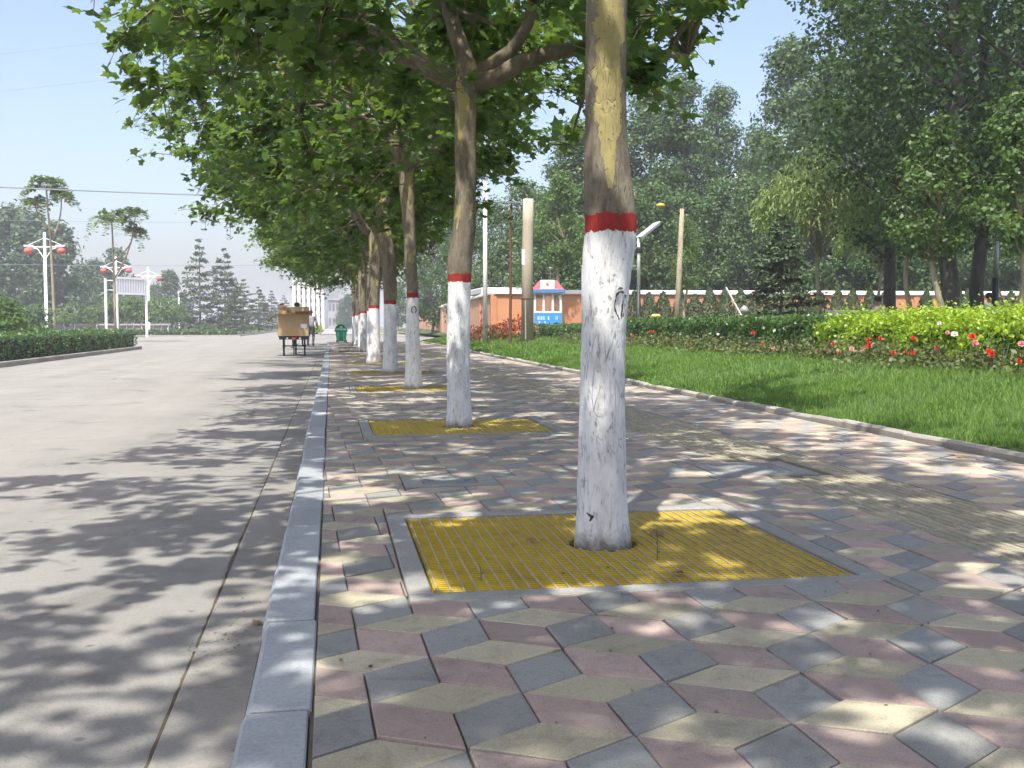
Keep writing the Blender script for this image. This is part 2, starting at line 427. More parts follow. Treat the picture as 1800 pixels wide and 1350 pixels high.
M['gold'] = simple('gold_paint', (0.62, 0.38, 0.06), 0.5, 0.2, 6, 0.0)
M['lantern'] = simple('red_lantern', (0.52, 0.10, 0.09), 0.6, 0.15, 3, 0.0)
M['yel_bin'] = simple('yellow_bin', (0.62, 0.55, 0.12), 0.6, 0.1, 3, 0.0)
M['marble'] = simple('pale_stone', (0.70, 0.69, 0.66), 0.6, 0.08, 3, 0.05)
M['sign'] = simple('grey_sign_panel', (0.52, 0.53, 0.56), 0.6, 0.08, 2, 0.0)
M['building'] = simple('white_facade', (0.78, 0.77, 0.75), 0.8, 0.05, 0.1, 0.0)
M['building_grey'] = simple('grey_facade', (0.30, 0.29, 0.30), 0.8, 0.1, 0.1, 0.0)
M['window'] = simple('window_glass', (0.12, 0.13, 0.15), 0.2, 0.2, 0.5, 0.0)
M['skin'] = simple('skin', (0.42, 0.24, 0.16), 0.6, 0.08, 10, 0.0)
M['hair'] = simple('black_hair', (0.012, 0.011, 0.011), 0.6, 0.2, 20, 0.2)
M['shirt_check'] = simple('grey_lilac_shirt', (0.30, 0.28, 0.33), 0.9, 0.45, 14, 0.1)
M['shirt_grey'] = simple('grey_shirt', (0.20, 0.20, 0.22), 0.9, 0.2, 8, 0.1)
M['shirt_pink'] = simple('pink_shirt', (0.62, 0.36, 0.46), 0.9, 0.1, 8, 0.1)
M['shirt_white'] = simple('white_shirt', (0.75, 0.74, 0.76), 0.9, 0.1, 8, 0.1)
M['trouser'] = simple('grey_trousers', (0.12, 0.125, 0.15), 0.9, 0.2, 8, 0.1)
M['trouser_dark'] = simple('dark_trousers', (0.03, 0.03, 0.045), 0.9, 0.2, 8, 0.1)
M['dry'] = foliage('dry_leaf', (0.14, 0.10, 0.05), (0.30, 0.23, 0.12), (0.3, 0.2, 0.1), 0.15, 0.7)
def m_booth_glass():
    t = NT('booth_glass')
    a = t.n('ShaderNodeBsdfTransparent'); a.inputs[0].default_value = (0.82, 0.84, 0.84, 1)
    b = t.n('ShaderNodeBsdfGlossy'); b.inputs['Roughness'].default_value = 0.05
    mx = t.n('ShaderNodeMixShader'); mx.inputs[0].default_value = 0.14
    t.l(a.outputs[0], mx.inputs[1]); t.l(b.outputs[0], mx.inputs[2]); t.l(mx.outputs[0], t.out.inputs['Surface'])
    return t.mat
M['glass'] = m_booth_glass()

# ================================================================== SETTING
def sheet(name, x0, x1, y0, y1, z, m, nx=1, ny=1):
    b = MB()
    for i in range(nx):
        for j in range(ny):
            xa, xb = x0+(x1-x0)*i/nx, x0+(x1-x0)*(i+1)/nx
            ya, yb = y0+(y1-y0)*j/ny, y0+(y1-y0)*(j+1)/ny
            b.add([(xa,ya,z),(xb,ya,z),(xb,yb,z),(xa,yb,z)], [(0,1,2,3)])
    return b.build(name, m)
tag(sheet('ground', -900, 900, -300, 1500, -0.20, M['earth']), kind='structure')
ROAD_Z = -0.11
rb = MB()
rb.add([(-70,-20,ROAD_Z),(-0.21,-20,ROAD_Z),(-0.21,62,ROAD_Z),(-70,62,ROAD_Z)], [(0,1,2,3)])
rb.add([(-70,62,ROAD_Z),(8.5,62,ROAD_Z),(8.5,112,ROAD_Z),(-70,112,ROAD_Z)], [(0,1,2,3)])
rb.add([(-70,112,ROAD_Z),(-1.2,112,ROAD_Z),(-1.2,520,ROAD_Z),(-70,520,ROAD_Z)], [(0,1,2,3)])
tag(rb.build('road', M['asphalt']), 'dusty grey asphalt road running beside the pavement', kind='structure')

# kerb of separate granite stones and concrete gutter slabs
KX0, KX1 = -0.234, -0.062
kerb = tag(empty('kerb'), 'blue-grey granite kerb stones between road and pavement', kind='structure')
def kerb_mesh(L, seed):
    r = random.Random(seed)
    b = MB(); y = L - 0.007; w = 0.016
    prof = [(KX0-0.012, -0.125), (KX0, -0.022+r.uniform(-.003,.003)), (KX0+w, 0.004), (KX1-0.005, 0.004), (KX1, -0.002), (KX1, -0.125)]
    n = len(prof)
    ys = [0.005, 0.013, y-0.011, y-0.003]
    for yi, yy in enumerate(ys):
        s = 0.004 if yi in (0, 3) else 0.0
        b.v += [(px, yy, pz - (s if pz > -0.1 else 0)) for px, pz in prof]
    for k in range(3):
        for i in range(n-1):
            a = k*n+i; b.f.append((a, a+1, a+1+n, a+n)); b.m.append(0)
    b.f.append(tuple(reversed(range(n)))); b.m.append(0)
    b.f.append(tuple(3*n+i for i in range(n))); b.m.append(0)
    b.f = [tuple(reversed(f)) for f in b.f]
    return b.mesh('kerb_stone', M['kerb'])
KL = 0.84
kms = [kerb_mesh(KL, s) for s in range(4)]
y = -2.3; i = 0
while y < 61.0:
    o = obj('kerb_stone', kms[i % 4], kerb, (random.uniform(-.007,.007), y, random.uniform(-.005,.005)))
    o.rotation_euler = (random.uniform(-.002,.002), random.uniform(-.01,.01), random.uniform(-.003,.003))
    y += KL; i += 1
gutter = tag(empty('gutter'), 'concrete gutter slabs along the kerb', kind='structure')
gms = []
for s in range(3):
    b = MB(); b.box(-0.462, KX0-0.014, 0.003, 1.02, -0.14, ROAD_Z+0.006+0.002*s, 0, 0.004); gms.append(b.mesh('gutter_slab', M['gutter']))
y = -1.9; i = 0
while y < 61:
    o = obj('gutter_slab', gms[i % 3], gutter, (0, y, random.uniform(-.002,.002))); y += 1.025; i += 1
# dark ragged joint where the asphalt meets the gutter
jb = MB(); ys = np.arange(0.0, 61, 0.07); rr = np.random.default_rng(3)
wv = 0.004 + 0.006*rr.random(len(ys))**2 + 0.005*(np.sin(ys*1.3+1)>0.86)
for k in range(len(ys)-1):
    jb.add([(-0.466-wv[k],ys[k],ROAD_Z+.004),(-0.461,ys[k],ROAD_Z+.004),(-0.461,ys[k+1],ROAD_Z+.004),(-0.466-wv[k+1],ys[k+1],ROAD_Z+.004)],[(0,1,2,3)])
jb.build('joint_filler', M['soil'], gutter)
# loose grit in the gutter, thickest where a slab has broken up
gr = np.random.default_rng(12); gb_ = MB()
spot = G(400, 1125, ROAD_Z)
for k in range(300):
    if k < 170: gx, gy = gr.normal(spot.x, .055), gr.normal(spot.y, .16)
    else: gx, gy = gr.uniform(-.47, -.235) if gr.random() < .5 else -.24-abs(gr.normal(0, .025)), 2+gr.exponential(7)
    if not -.55 < gx < -.236 or gy > 40: continue
    s = gr.uniform(.0012, .0042)*(1.5 if k < 40 else 1)
    gb_.obox(Matrix.Translation((gx, gy, ROAD_Z+.009+s*.2)) @ Matrix.Rotation(gr.uniform(0, 6), 4, 'Z') @ Matrix.Rotation(gr.uniform(-.6, .6), 4, 'X'), s*2, s*1.4, s)
tag(gb_.build('grit', M['gutter']), 'loose grit lying in the gutter', 'grit', kind='stuff')

# ------------------------------------------------------------------ pavement
TREE_Y = [G(1060,952).y]
TREE_Y += [G(806,748).y, G(727,682).y, G(686,655).y, G(656,637).y]
SPC = (TREE_Y[4]-TREE_Y[0])/4
for k in range(5, 10): TREE_Y.append(TREE_Y[4] + SPC*(k-4))
TREE_X = [G(1060,952).x, G(806,748).x, G(727,682).x, G(686,655).x, G(656,637).x, 1.22, 1.16, 1.24, 1.2, 1.2]
HX0, HX1, HY0, HY1 = 0.27, 2.17, -0.885, 0.85           # surround, relative to the tree in y
HOLES = [(HX0, HX1, y+HY0, y+HY1) for y in TREE_Y]
S1 = G(1345, 822)
SLAB = (2.52, 3.22, S1.y-0.34, S1.y+0.30)
HOLES.append(SLAB)
S2 = G(790, 845)
SLAB2 = (S2.x-0.30, S2.x+0.30, S2.y-0.24, S2.y+0.26)
HOLES.append(SLAB2)
TX0, TX1 = 2.82, 3.55
TAC_END = 58.0
HOLES.append((TX0, TX1, -5, TAC_END))
def clip(poly, axis, val, keep_less):
    out = []
    for i in range(len(poly)):
        a, b = poly[i], poly[(i+1) % len(poly)]
        ia = (a[axis] <= val) if keep_less else (a[axis] >= val)
        ib = (b[axis] <= val) if keep_less else (b[axis] >= val)
        if ia: out.append(a)
        if ia != ib:
            t = (val-a[axis])/(b[axis]-a[axis])
            out.append((a[0]+t*(b[0]-a[0]), a[1]+t*(b[1]-a[1])))
    return out
def area(p):
    return 0.5*abs(sum(p[i][0]*p[(i+1)%len(p)][1]-p[(i+1)%len(p)][0]*p[i][1] for i in range(len(p)))) if len(p) > 2 else 0
def cut(poly):
    """pieces of poly inside the pavement and outside the holes, and whether it was cut"""
    was = False
    for ax, v, less in ((0, KX1+0.006, False), (0, 4.875, True), (1, 0.9, False), (1, 60.9, True)):
        q = clip(poly, ax, v, less)
        if len(q) < 3: return [], True
        if area(q) < area(poly)-1e-7: was = True
        poly = q
    pieces = [poly]
    for (x0, x1, y0, y1) in HOLES:
        nxt = []
        for p in pieces:
            xs = [q[0] for q in p]; ys_ = [q[1] for q in p]
            if max(xs) <= x0 or min(xs) >= x1 or max(ys_) <= y0 or min(ys_) >= y1: nxt.append(p); continue
            was = True
            for sub in (clip(p, 0, x0-.004, True), clip(p, 0, x1+.004, False)):
                if area(sub) > 3e-4: nxt.append(sub)
            mid = clip(p, 0, x0, False)
            mid = clip(mid, 0, x1, True) if len(mid) > 2 else []
            for sub in ((clip(mid, 1, y0-.004, True), clip(mid, 1, y1+.004, False)) if len(mid) > 2 else ()):
                if area(sub) > 3e-4: nxt.append(sub)
        pieces = nxt
    return pieces, was
def inset(poly, d):
    n = len(poly); sgn = 1 if sum(poly[i][0]*poly[(i+1)%n][1]-poly[(i+1)%n][0]*poly[i][1] for i in range(n)) > 0 else -1
    L = []
    for i in range(n):
        a, b = Vector(poly[i]), Vector(poly[(i+1) % n]); e = (b-a)
        if e.length < 1e-6: continue
        e.normalize(); nn = Vector((-e.y, e.x))*sgn
        L.append((a+nn*d, e))
    out = []
    for i in range(len(L)):
        (p, e), (q, g) = L[i-1], L[i]
        den = e.x*g.y-e.y*g.x
        if abs(den) < 1e-4: out.append(tuple(q)); continue
        t = ((q.x-p.x)*g.y-(q.y-p.y)*g.x)/den
        out.append((p.x+e.x*t, p.y+e.y*t))
    return out
def prism(poly, z, bev=0.003, h=0.02, m=0, mb=None, tilt=(0, 0)):
    mb = mb or MB()
    out = inset(poly, 0.0028); inn = inset(poly, 0.0028+bev)
    n = min(len(out), len(inn)); out = out[:n]; inn = inn[:n]
    if sum(out[i][0]*out[(i+1)%n][1]-out[(i+1)%n][0]*out[i][1] for i in range(n)) < 0: out.reverse(); inn.reverse()
    cx = sum(p[0] for p in out)/n; cy = sum(p[1] for p in out)/n
    zz = lambda p: z + (p[0]-cx)*tilt[0] + (p[1]-cy)*tilt[1]
    vs = [(p[0],p[1],zz(p)) for p in inn]+[(p[0],p[1],zz(p)-bev) for p in out]+[(p[0],p[1],z-h) for p in out]
    fs = [tuple(range(n))]
    for i in range(n):
        j = (i+1) % n
        fs += [(n+i,n+j,j,i),(2*n+i,2*n+j,n+j,n+i)]
    mb.add(vs, fs, m)
    return mb
A_ = 0.238
tilt = R(1.8)
def rv(x, y): return Vector((x*math.cos(tilt)-y*math.sin(tilt), x*math.sin(tilt)+y*math.cos(tilt)))
VA, VB, VC = rv(0, A_), rv(A_*math.sqrt(3)/2, A_/2), rv(A_*math.sqrt(3)/2, -A_/2)
p0 = Vector(G(1652, 1250).xy)
T1, T2 = VB+VC, VA+VB
side = tag(empty('sidewalk'), 'pavement of grey, pink and yellow diamond paving tiles', kind='structure')
# bedding below the joints, left open at the tree pits
sb = MB()
def bed(x0, x1, y0, y1): sb.add([(x0,y0,-0.0105),(x1,y0,-0.0105),(x1,y1,-0.0105),(x0,y1,-0.0105)], [(0,1,2,3)])
bed(KX1-0.002, HX0+.03, -5, 61); bed(HX1-.03, 4.9, -5, 61)
prev = -5
for yy in TREE_Y: bed(HX0+.03, HX1-.03, prev, yy+HY0+.03); prev = yy+HY1-.03
bed(HX0+.03, HX1-.03, prev, 61)
sb.build('bedding', M['sand'], side)
def project(x, y, z=0):
    dx, dy, dz = x, y, z-CAM_H
    cc = _rot.transposed() @ Vector((dx, dy, dz))
    if cc.z > -0.05: return None
    return 900+F_PX*cc.x/-cc.z, 675-F_PX*cc.y/-cc.z
tiles = []
rt = random.Random(11)
cols = ['grey', 'pink', 'yellow']
NR = int(64/(1.5*A_))+4
for j in range(-6, NR):
    for i in range(-16-j//2, 14-j//2):
        p = p0 + T1*i + T2*j
        if p.x < -0.9 or p.x > 5.6 or p.y < 0.2 or p.y > 61.5: continue
        for ci, poly in enumerate(([p, p+VB, p+VA+VB, p+VA], [p, p+VA, p+VA-VC, p-VC], [p, p-VC, p-VB-VC, p-VB])):
            poly = [tuple(q) for q in poly]
            ps, was = cut(poly)
            for q in ps:
                cx = sum(v[0] for v in q)/len(q); cy = sum(v[1] for v in q)/len(q)
                tiles.append((cx, cy, ci, q, was))
def shown(t):
    pr = project(t[0], t[1])
    return pr is not None and -60 < pr[0] < 1860 and pr[1] < 1420
tiles.sort(key=lambda t: (not shown(t), t[0]**2+t[1]**2))
whole = {}
rest = MB()
for k, (cx, cy, ci, q, was) in enumerate(tiles):
    zt = rt.gauss(0, 0.0022); tl = (rt.gauss(0, .010), rt.gauss(0, .010))
    if k < 300:
        loc = [(a-cx, b-cy) for a, b in q]
        if was: me = prism(loc, 0.0).mesh('paving_tile', M[cols[ci]])
        else:
            if ci not in whole: whole[ci] = prism(loc, 0.0).mesh('paving_tile', M[cols[ci]])
            me = whole[ci]
        o = obj('paving_tile', me, side, (cx, cy, zt)); o.rotation_euler = (tl[1], -tl[0], rt.gauss(0, .006))
    else:
        prism(q, zt, m=ci, mb=rest, tilt=tl)
o = rest.build('paving_tiles', [M[c] for c in cols], side); o['kind'] = 'stuff'
# tactile strip
def tact(mb, x, y, w, l, z):
    mb.box(x+.003, x+w-.003, y+.003, y+l-.003, -0.02, z-0.004, 0, 0.002)
    for k in range(4):
        bx = x + w*(k+.5)/4
        mb.box(bx-.013, bx+.013, y+.018, y+l-.018, z-0.0045, z+0.0002, 0, 0.002)
tw = (TX1-TX0)/3; tme = MB(); tact(tme, -tw/2, -tw/2, tw, tw, 0); tme = tme.mesh('tactile_tile', M['tactile'])
trest = MB(); cnt = 0; y = 2.0
while y + tw < TAC_END:
    for k in range(3):
        x = TX0+k*tw
        if x < SLAB[1]+.02 and x+tw > SLAB[0] and y < SLAB[3] and y+tw > SLAB[2]:
            if x+tw <= SLAB[1]+.02 or True: continue
        yo = y + (tw*0.5 if k == 1 else 0)
        pr = project(x, yo)
        if cnt < 200 and pr and -100 < pr[0] < 1900 and pr[1] < 1400:
            o = obj('tactile_tile', tme, side, (x+tw/2, yo+tw/2, rt.gauss(0, .0015))); o.rotation_euler[2] = rt.gauss(0, .006); cnt += 1
        else: tact(trest, x, yo, tw, tw, rt.gauss(0, .0015))
    y += tw
o = trest.build('tactile_tiles', M['tactile'], side); o['kind'] = 'stuff'
# manhole slabs
for (nm, sl, lab) in (('manhole_cover', SLAB, 'flat grey concrete manhole slab set beside the tactile strip'),
                      ('inspection_cover', SLAB2, 'small pale concrete patch slab in the tiles before the second tree grate')):
    e = empty(nm, ((sl[0]+sl[1])/2, (sl[2]+sl[3])/2, 0)); tag(e, lab, 'manhole cover')
    hx, hy = (sl[1]-sl[0])/2-.004, (sl[3]-sl[2])/2-.004
    b = MB()
    for (xa, xb, ya, yb) in ((-hx,hx,-hy,-hy+.1),(-hx,hx,hy-.1,hy),(-hx,-hx+.12,-hy+.1,hy-.1),(hx-.12,hx,-hy+.1,hy-.1)):
        b.box(xa, xb, ya, yb, -.02, .001, 0)
    b.build('rim', M['frame'], e)
    b = MB(); b.box(-hx+.126, hx-.126, -hy+.106, hy-.106, -.02, -.001, 0, .003); b.build('lid', M['slab'], e)
    for s_ in (-1, 1):
        b = MB(); b.box(s_*(hx*.4)-.02, s_*(hx*.4)+.02, -.006, .006, -.0015, .0012); b.build('lift_slot', M['soil'], e)

# crumbs of dry leaf and grit caught on the tiles
cr_ = np.random.default_rng(21); cb = MB()
for k in range(420):
    cx_, cy_ = cr_.uniform(-.03, 4.85), 2.0+cr_.exponential(4.5)
    if cy_ > 30: continue
    s = cr_.uniform(.002, .007); a_ = cr_.uniform(0, 6.28)
    pts_ = [(cx_+s*(1+.5*cr_.random())*math.cos(a_+t_), cy_+s*(.6+.5*cr_.random())*math.sin(a_+t_), .0065+cr_.uniform(0, .003)) for t_ in (0, 1.3, 2.6, 4.2)]
    cb.add(pts_, [(0, 1, 2, 3)]); cb.add([(x_, y_, z_-.004) for x_, y_, z_ in pts_], [(3, 2, 1, 0)])
tag(cb.build('leaf_crumbs', M['dry_bits']), 'crumbs of dry leaf scattered over the paving', 'litter', kind='stuff')
# ------------------------------------------------------------------ lawn, edging, park ground
def lawn_z(x, y=0.0):
    a = min(max((x-5.0)/3.0, 0), 1)
    z = 0.05 + 0.46*(a*a*(3-2*a)*0.5+a*0.5)
    return z + 0.02*math.sin(x*1.7+y*0.9) + 0.015*math.sin(y*2.3+x)
LX = [4.95, 5.2, 5.5, 5.8, 6.2, 6.6, 7.0, 7.4, 7.8, 8.2, 9, 12, 20, 40, 80, 140]
LY = list(np.arange(-8, 62, 1.0))
V = [(x, y, lawn_z(x, y) if x > 4.96 else -0.05) for y in LY for x in LX]
n = len(LX)
Fs = [(j*n+i, j*n+i+1, (j+1)*n+i+1, (j+1)*n+i) for j in range(len(LY)-1) for i in range(n-1)]
LY2 = list(np.arange(61, 150, 6.0))
LX2 = [8.6, 9.5, 12, 20, 40, 80, 140]
b0 = len(V); V += [(x, y, 0.1 if x < 9 else 0.45) for y in LY2 for x in LX2]; n2 = len(LX2)
Fs += [(b0+j*n2+i, b0+j*n2+i+1, b0+(j+1)*n2+i+1, b0+(j+1)*n2+i) for j in range(len(LY2)-1) for i in range(n2-1)]
tag(obj('lawn', mesh_np('lawn', V, Fs, M['turf'], True)), 'grassy bank rising behind the edging stones', kind='structure')
edging = tag(empty('lawn_edging'), 'pale concrete edging stones along the lawn', kind='structure')
ems = []
for s in range(3):
    b = MB(); b.box(-.05, .05, .004, .596, -.05, .064+.004*s, 0, .02); ems.append(b.mesh('edging_stone', M['edging']))
y = 3.0; i = 0
while y < 60.5:
    o = obj('edging_stone', ems[i % 3], edging, (4.945+random.uniform(-.008,.008), y, random.uniform(-.012,.006)))
    o.rotation_euler = (random.uniform(-.012,.012), random.uniform(-.03,.03), random.uniform(-.012,.012)); y += 0.6; i += 1

def blades(n, xr, yr, h, w, seed):
    r = np.random.default_rng(seed)
    x = r.uniform(*xr, n); y = r.uniform(*yr, n)
    dens = 0.5+0.5*np.sin(x*3.1+np.sin(y*2.2)*1.5)*np.sin(y*2.7+x)
    keep = r.random(n) < 0.62+0.38*dens
    x, y = x[keep], y[keep]; n = len(x)
    a = np.clip((x-5.0)/3.0, 0, 1); z = 0.05+0.46*(a*a*(3-2*a)*.5+a*.5)+0.02*np.sin(x*1.7+y*.9)+0.015*np.sin(y*2.3+x)-.005
    th = r.uniform(0, 2*np.pi, n); hh = h*r.uniform(.45, 1.25, n); lean = hh*r.uniform(.1, .75, n); ww = w*r.uniform(.6, 1.3, n)
    c, s = np.cos(th), np.sin(th); ph = th + r.uniform(-1, 1, n) + np.pi/2
    lx, ly = np.cos(ph)*lean, np.sin(ph)*lean
    b = np.stack([x, y, z], 1)
    off = lambda k, f: np.stack([c*ww*k*.5+lx*f*f, s*ww*k*.5+ly*f*f, hh*f*np.ones(n)], 1)
    Vv = np.stack([b+off(-1, 0), b+off(1, 0), b+off(.7, .55), b+off(-.7, .55), b+off(0, 1.0)], 1).reshape(-1, 3)
    o = np.arange(n)[:, None]*5
    Ff = np.concatenate([o+np.array([[0,1,2]]), o+np.array([[0,2,3]]), o+np.array([[3,2,4]])], 0)
    return Vv, Ff
parts = [blades(70000, (5.02, 7.75), (5.6, 13), .062, .0065, 1), blades(50000, (5.02, 7.75), (13, 26), .066, .010, 2),
         blades(26000, (5.02, 7.8), (26, 60), .10, .022, 3)]
off = 0; VV = []; FF = []
for v, f in parts: VV.append(v); FF.append(f+off); off += len(v)
tag(obj('grass', mesh_np('grass', np.concatenate(VV), np.concatenate(FF), M['grass'])), 'short green lawn grass on the bank', 'grass', kind='stuff')

# ================================================================== TREES
def nrmz(a): return a/np.maximum(np.linalg.norm(a, axis=-1, keepdims=True), 1e-9)
def scatter(pos, nrm, fwd, size, tv, tf):
    """place template tv (k,3)/tf (m,j) at every pos"""
    n_ = nrmz(nrm); t_ = nrmz(fwd - n_*np.sum(fwd*n_, 1, keepdims=True)); b_ = np.cross(t_, n_)
    V = pos[:, None, :] + size[:, None, None]*(tv[None, :, 0:1]*b_[:, None, :] + tv[None, :, 1:2]*t_[:, None, :] + tv[None, :, 2:3]*n_[:, None, :])
    k = len(tv); o = (np.arange(len(pos))*k)[:, None, None]
    return V.reshape(-1, 3), (tf[None]+o).reshape(-1, tf.shape[1])
PL_OUT = [(0,0),(.26,-.10),(.47,.10),(.37,.24),(.60,.52),(.30,.55),(.17,.66),(0,1.0)]
_o = PL_OUT + [(-x, y) for x, y in reversed(PL_OUT[1:-1])]
PLANE_V = np.array([(x, y, -0.16*abs(x)-0.10*(y-.4)**2) for x, y in _o] + [(0, .36, 0.02)])
_k = len(_o); PLANE_F = np.array([(i, (i+1) % _k, _k) for i in range(_k)])
QUAD_V = np.array([(0,0,0),(.36,.45,-.06),(0,1,-.08),(-.36,.45,-.06)]); QUAD_F = np.array([(0,1,2,3)])
NARROW_V = np.array([(0,0,0),(.13,.4,0),(0,1,0),(-.13,.4,0)])
def rdirs(n, r): return nrmz(r.normal(size=(n, 3)))

def bez(a, c, b, n):
    t = np.linspace(0, 1, n)[:, None]
    return (1-t)**2*a + 2*t*(1-t)*c + t*t*b
def plane_crown(seed, mains, ext, nsec=84, ntw=1120, nleaf=14, zmin=-0.85, rise=0.0):
    """mains: list of (az deg, elevation deg, length). ext: (left, right, depth, up). returns limb mesh, crown mesh"""
    r = np.random.default_rng(seed); lb = MB(); nodes = []; nrad = []
    for az, el, L in mains:
        d = np.array([math.cos(R(az))*math.cos(R(el)), math.sin(R(az))*math.cos(R(el)), math.sin(R(el))])
        pts = [np.array([0, 0, -0.12]) + d*0.02]; cur = pts[0].copy(); dd = d.copy()
        n = 9
        for k in range(n):
            dd = nrmz(dd + r.normal(size=3)*0.16 + np.array([0, 0, 0.05]))
            cur = cur + dd*L/n; pts.append(cur.copy())
        rad = [0.10*(1-.70*k/n)*(0.75+.25*L/3) for k in range(n+1)]
        lb.tube(pts, rad, 9)
        for k in range(2, n+1): nodes.append(pts[k]); nrad.append(rad[k])
    L_, R_, D_, U_ = ext
    cz = 1.35
    def sample(n, outer):
        out = []
        while len(out) < n:
            p = r.normal(size=3); p /= np.linalg.norm(p)
            q = r.random()
            rr = (0.72+.28*q) if r.random() < outer else q**(1/3)
            az = math.atan2(p[1], p[0]); lob = 1+.13*math.sin(3*az+seed)+.10*math.sin(7*az+seed*1.7+p[2]*3)+.06*math.sin(11*az-p[2]*5)
            p = p*rr
            z = cz + p[2]*(U_ if p[2] > 0 else cz-zmin+.15)
            x = p[0]*lob*(L_ if p[0] < 0 else R_+.85*min(max(z, 0), 2)); y = p[1]*D_*lob
            z += 0.22*math.sin(x*2.1+seed)+0.22*math.sin(y*2.4+seed*2)
            if z < zmin + r.random()*.25 + max(x, 0)*rise: continue
            if x*x+y*y < 2.0 and z < 1.0: continue
            out.append((x, y, z))
        return np.array(out)
    N0 = np.array(nodes); R0 = np.array(nrad)
    secs = sample(nsec, .35); allp = [N0]; 
    for s in secs:
        cost = np.linalg.norm(N0-s, axis=1) + 0.6*np.maximum(N0[:, 2]-s[2], 0)
        i = int(np.argmin(cost)); a = N0[i]
        c = (a+s)/2 + np.array([0, 0, 0.18*np.linalg.norm(s-a)]) + r.normal(size=3)*.08
        pts = bez(a, c, s, 7); r0 = min(R0[i]*.8, .034)
        lb.tube(pts, list(np.linspace(r0, .009, 7)), 6)
        allp.append(pts[2:])
    N1 = np.concatenate(allp)
    uni = sample(ntw//4, .6); cl = []
    while len(cl) < ntw-len(uni):                       # leafy sprays gather round the branch ends and leave gaps between
        s = secs[r.integers(len(secs))]; q = s + r.normal(size=3)*np.array([.36, .36, .26])
        if q[2] > zmin-.15: cl.append(q)
    ends = np.concatenate([uni, np.array(cl)])
    P_, Nn, Fw, Sz = [], [], [], []
    for e in ends:
        d = np.linalg.norm(N1-e, axis=1); i = int(np.argmin(d)); a = N1[i]
        if d[i] > 0.95: a = e + (a-e)*0.95/d[i]
        c = (a+e)/2 + np.array([0, 0, .10]); pts = bez(a, c, e, 5); pts[-1][2] -= .06
        lb.tube(pts[::2], [.008, .006, .003], 4, cap=False)
        k = int(nleaf*r.uniform(.6, 1.4)); t = r.uniform(.15, 1.05, k)
        base = (1-t)[:, None]**2*a + (2*t*(1-t))[:, None]*c + (t*t)[:, None]*e
        outw = nrmz(np.array([[e[0], e[1], 0.0]])+1e-6)
        base = base + r.normal(size=(k, 3))*np.array([.09, .09, .07])
        fw = nrmz(r.normal(size=(k, 3))*.8 + outw*.6 + np.array([0, 0, -.45]))
        nn = nrmz(r.normal(size=(k, 3))*.55 + np.array([0, 0, 1.0]) + outw*.35)
        P_.append(base); Nn.append(nn); Fw.append(fw); Sz.append(r.uniform(.065, .17, k))
    P_ = np.concatenate(P_); V, F = scatter(P_, np.concatenate(Nn), np.concatenate(Fw), np.concatenate(Sz), PLANE_V, PLANE_F)
    return lb.mesh('limbs', M['bark'], True), mesh_np('crown', V, F, M['leaf_plane'])

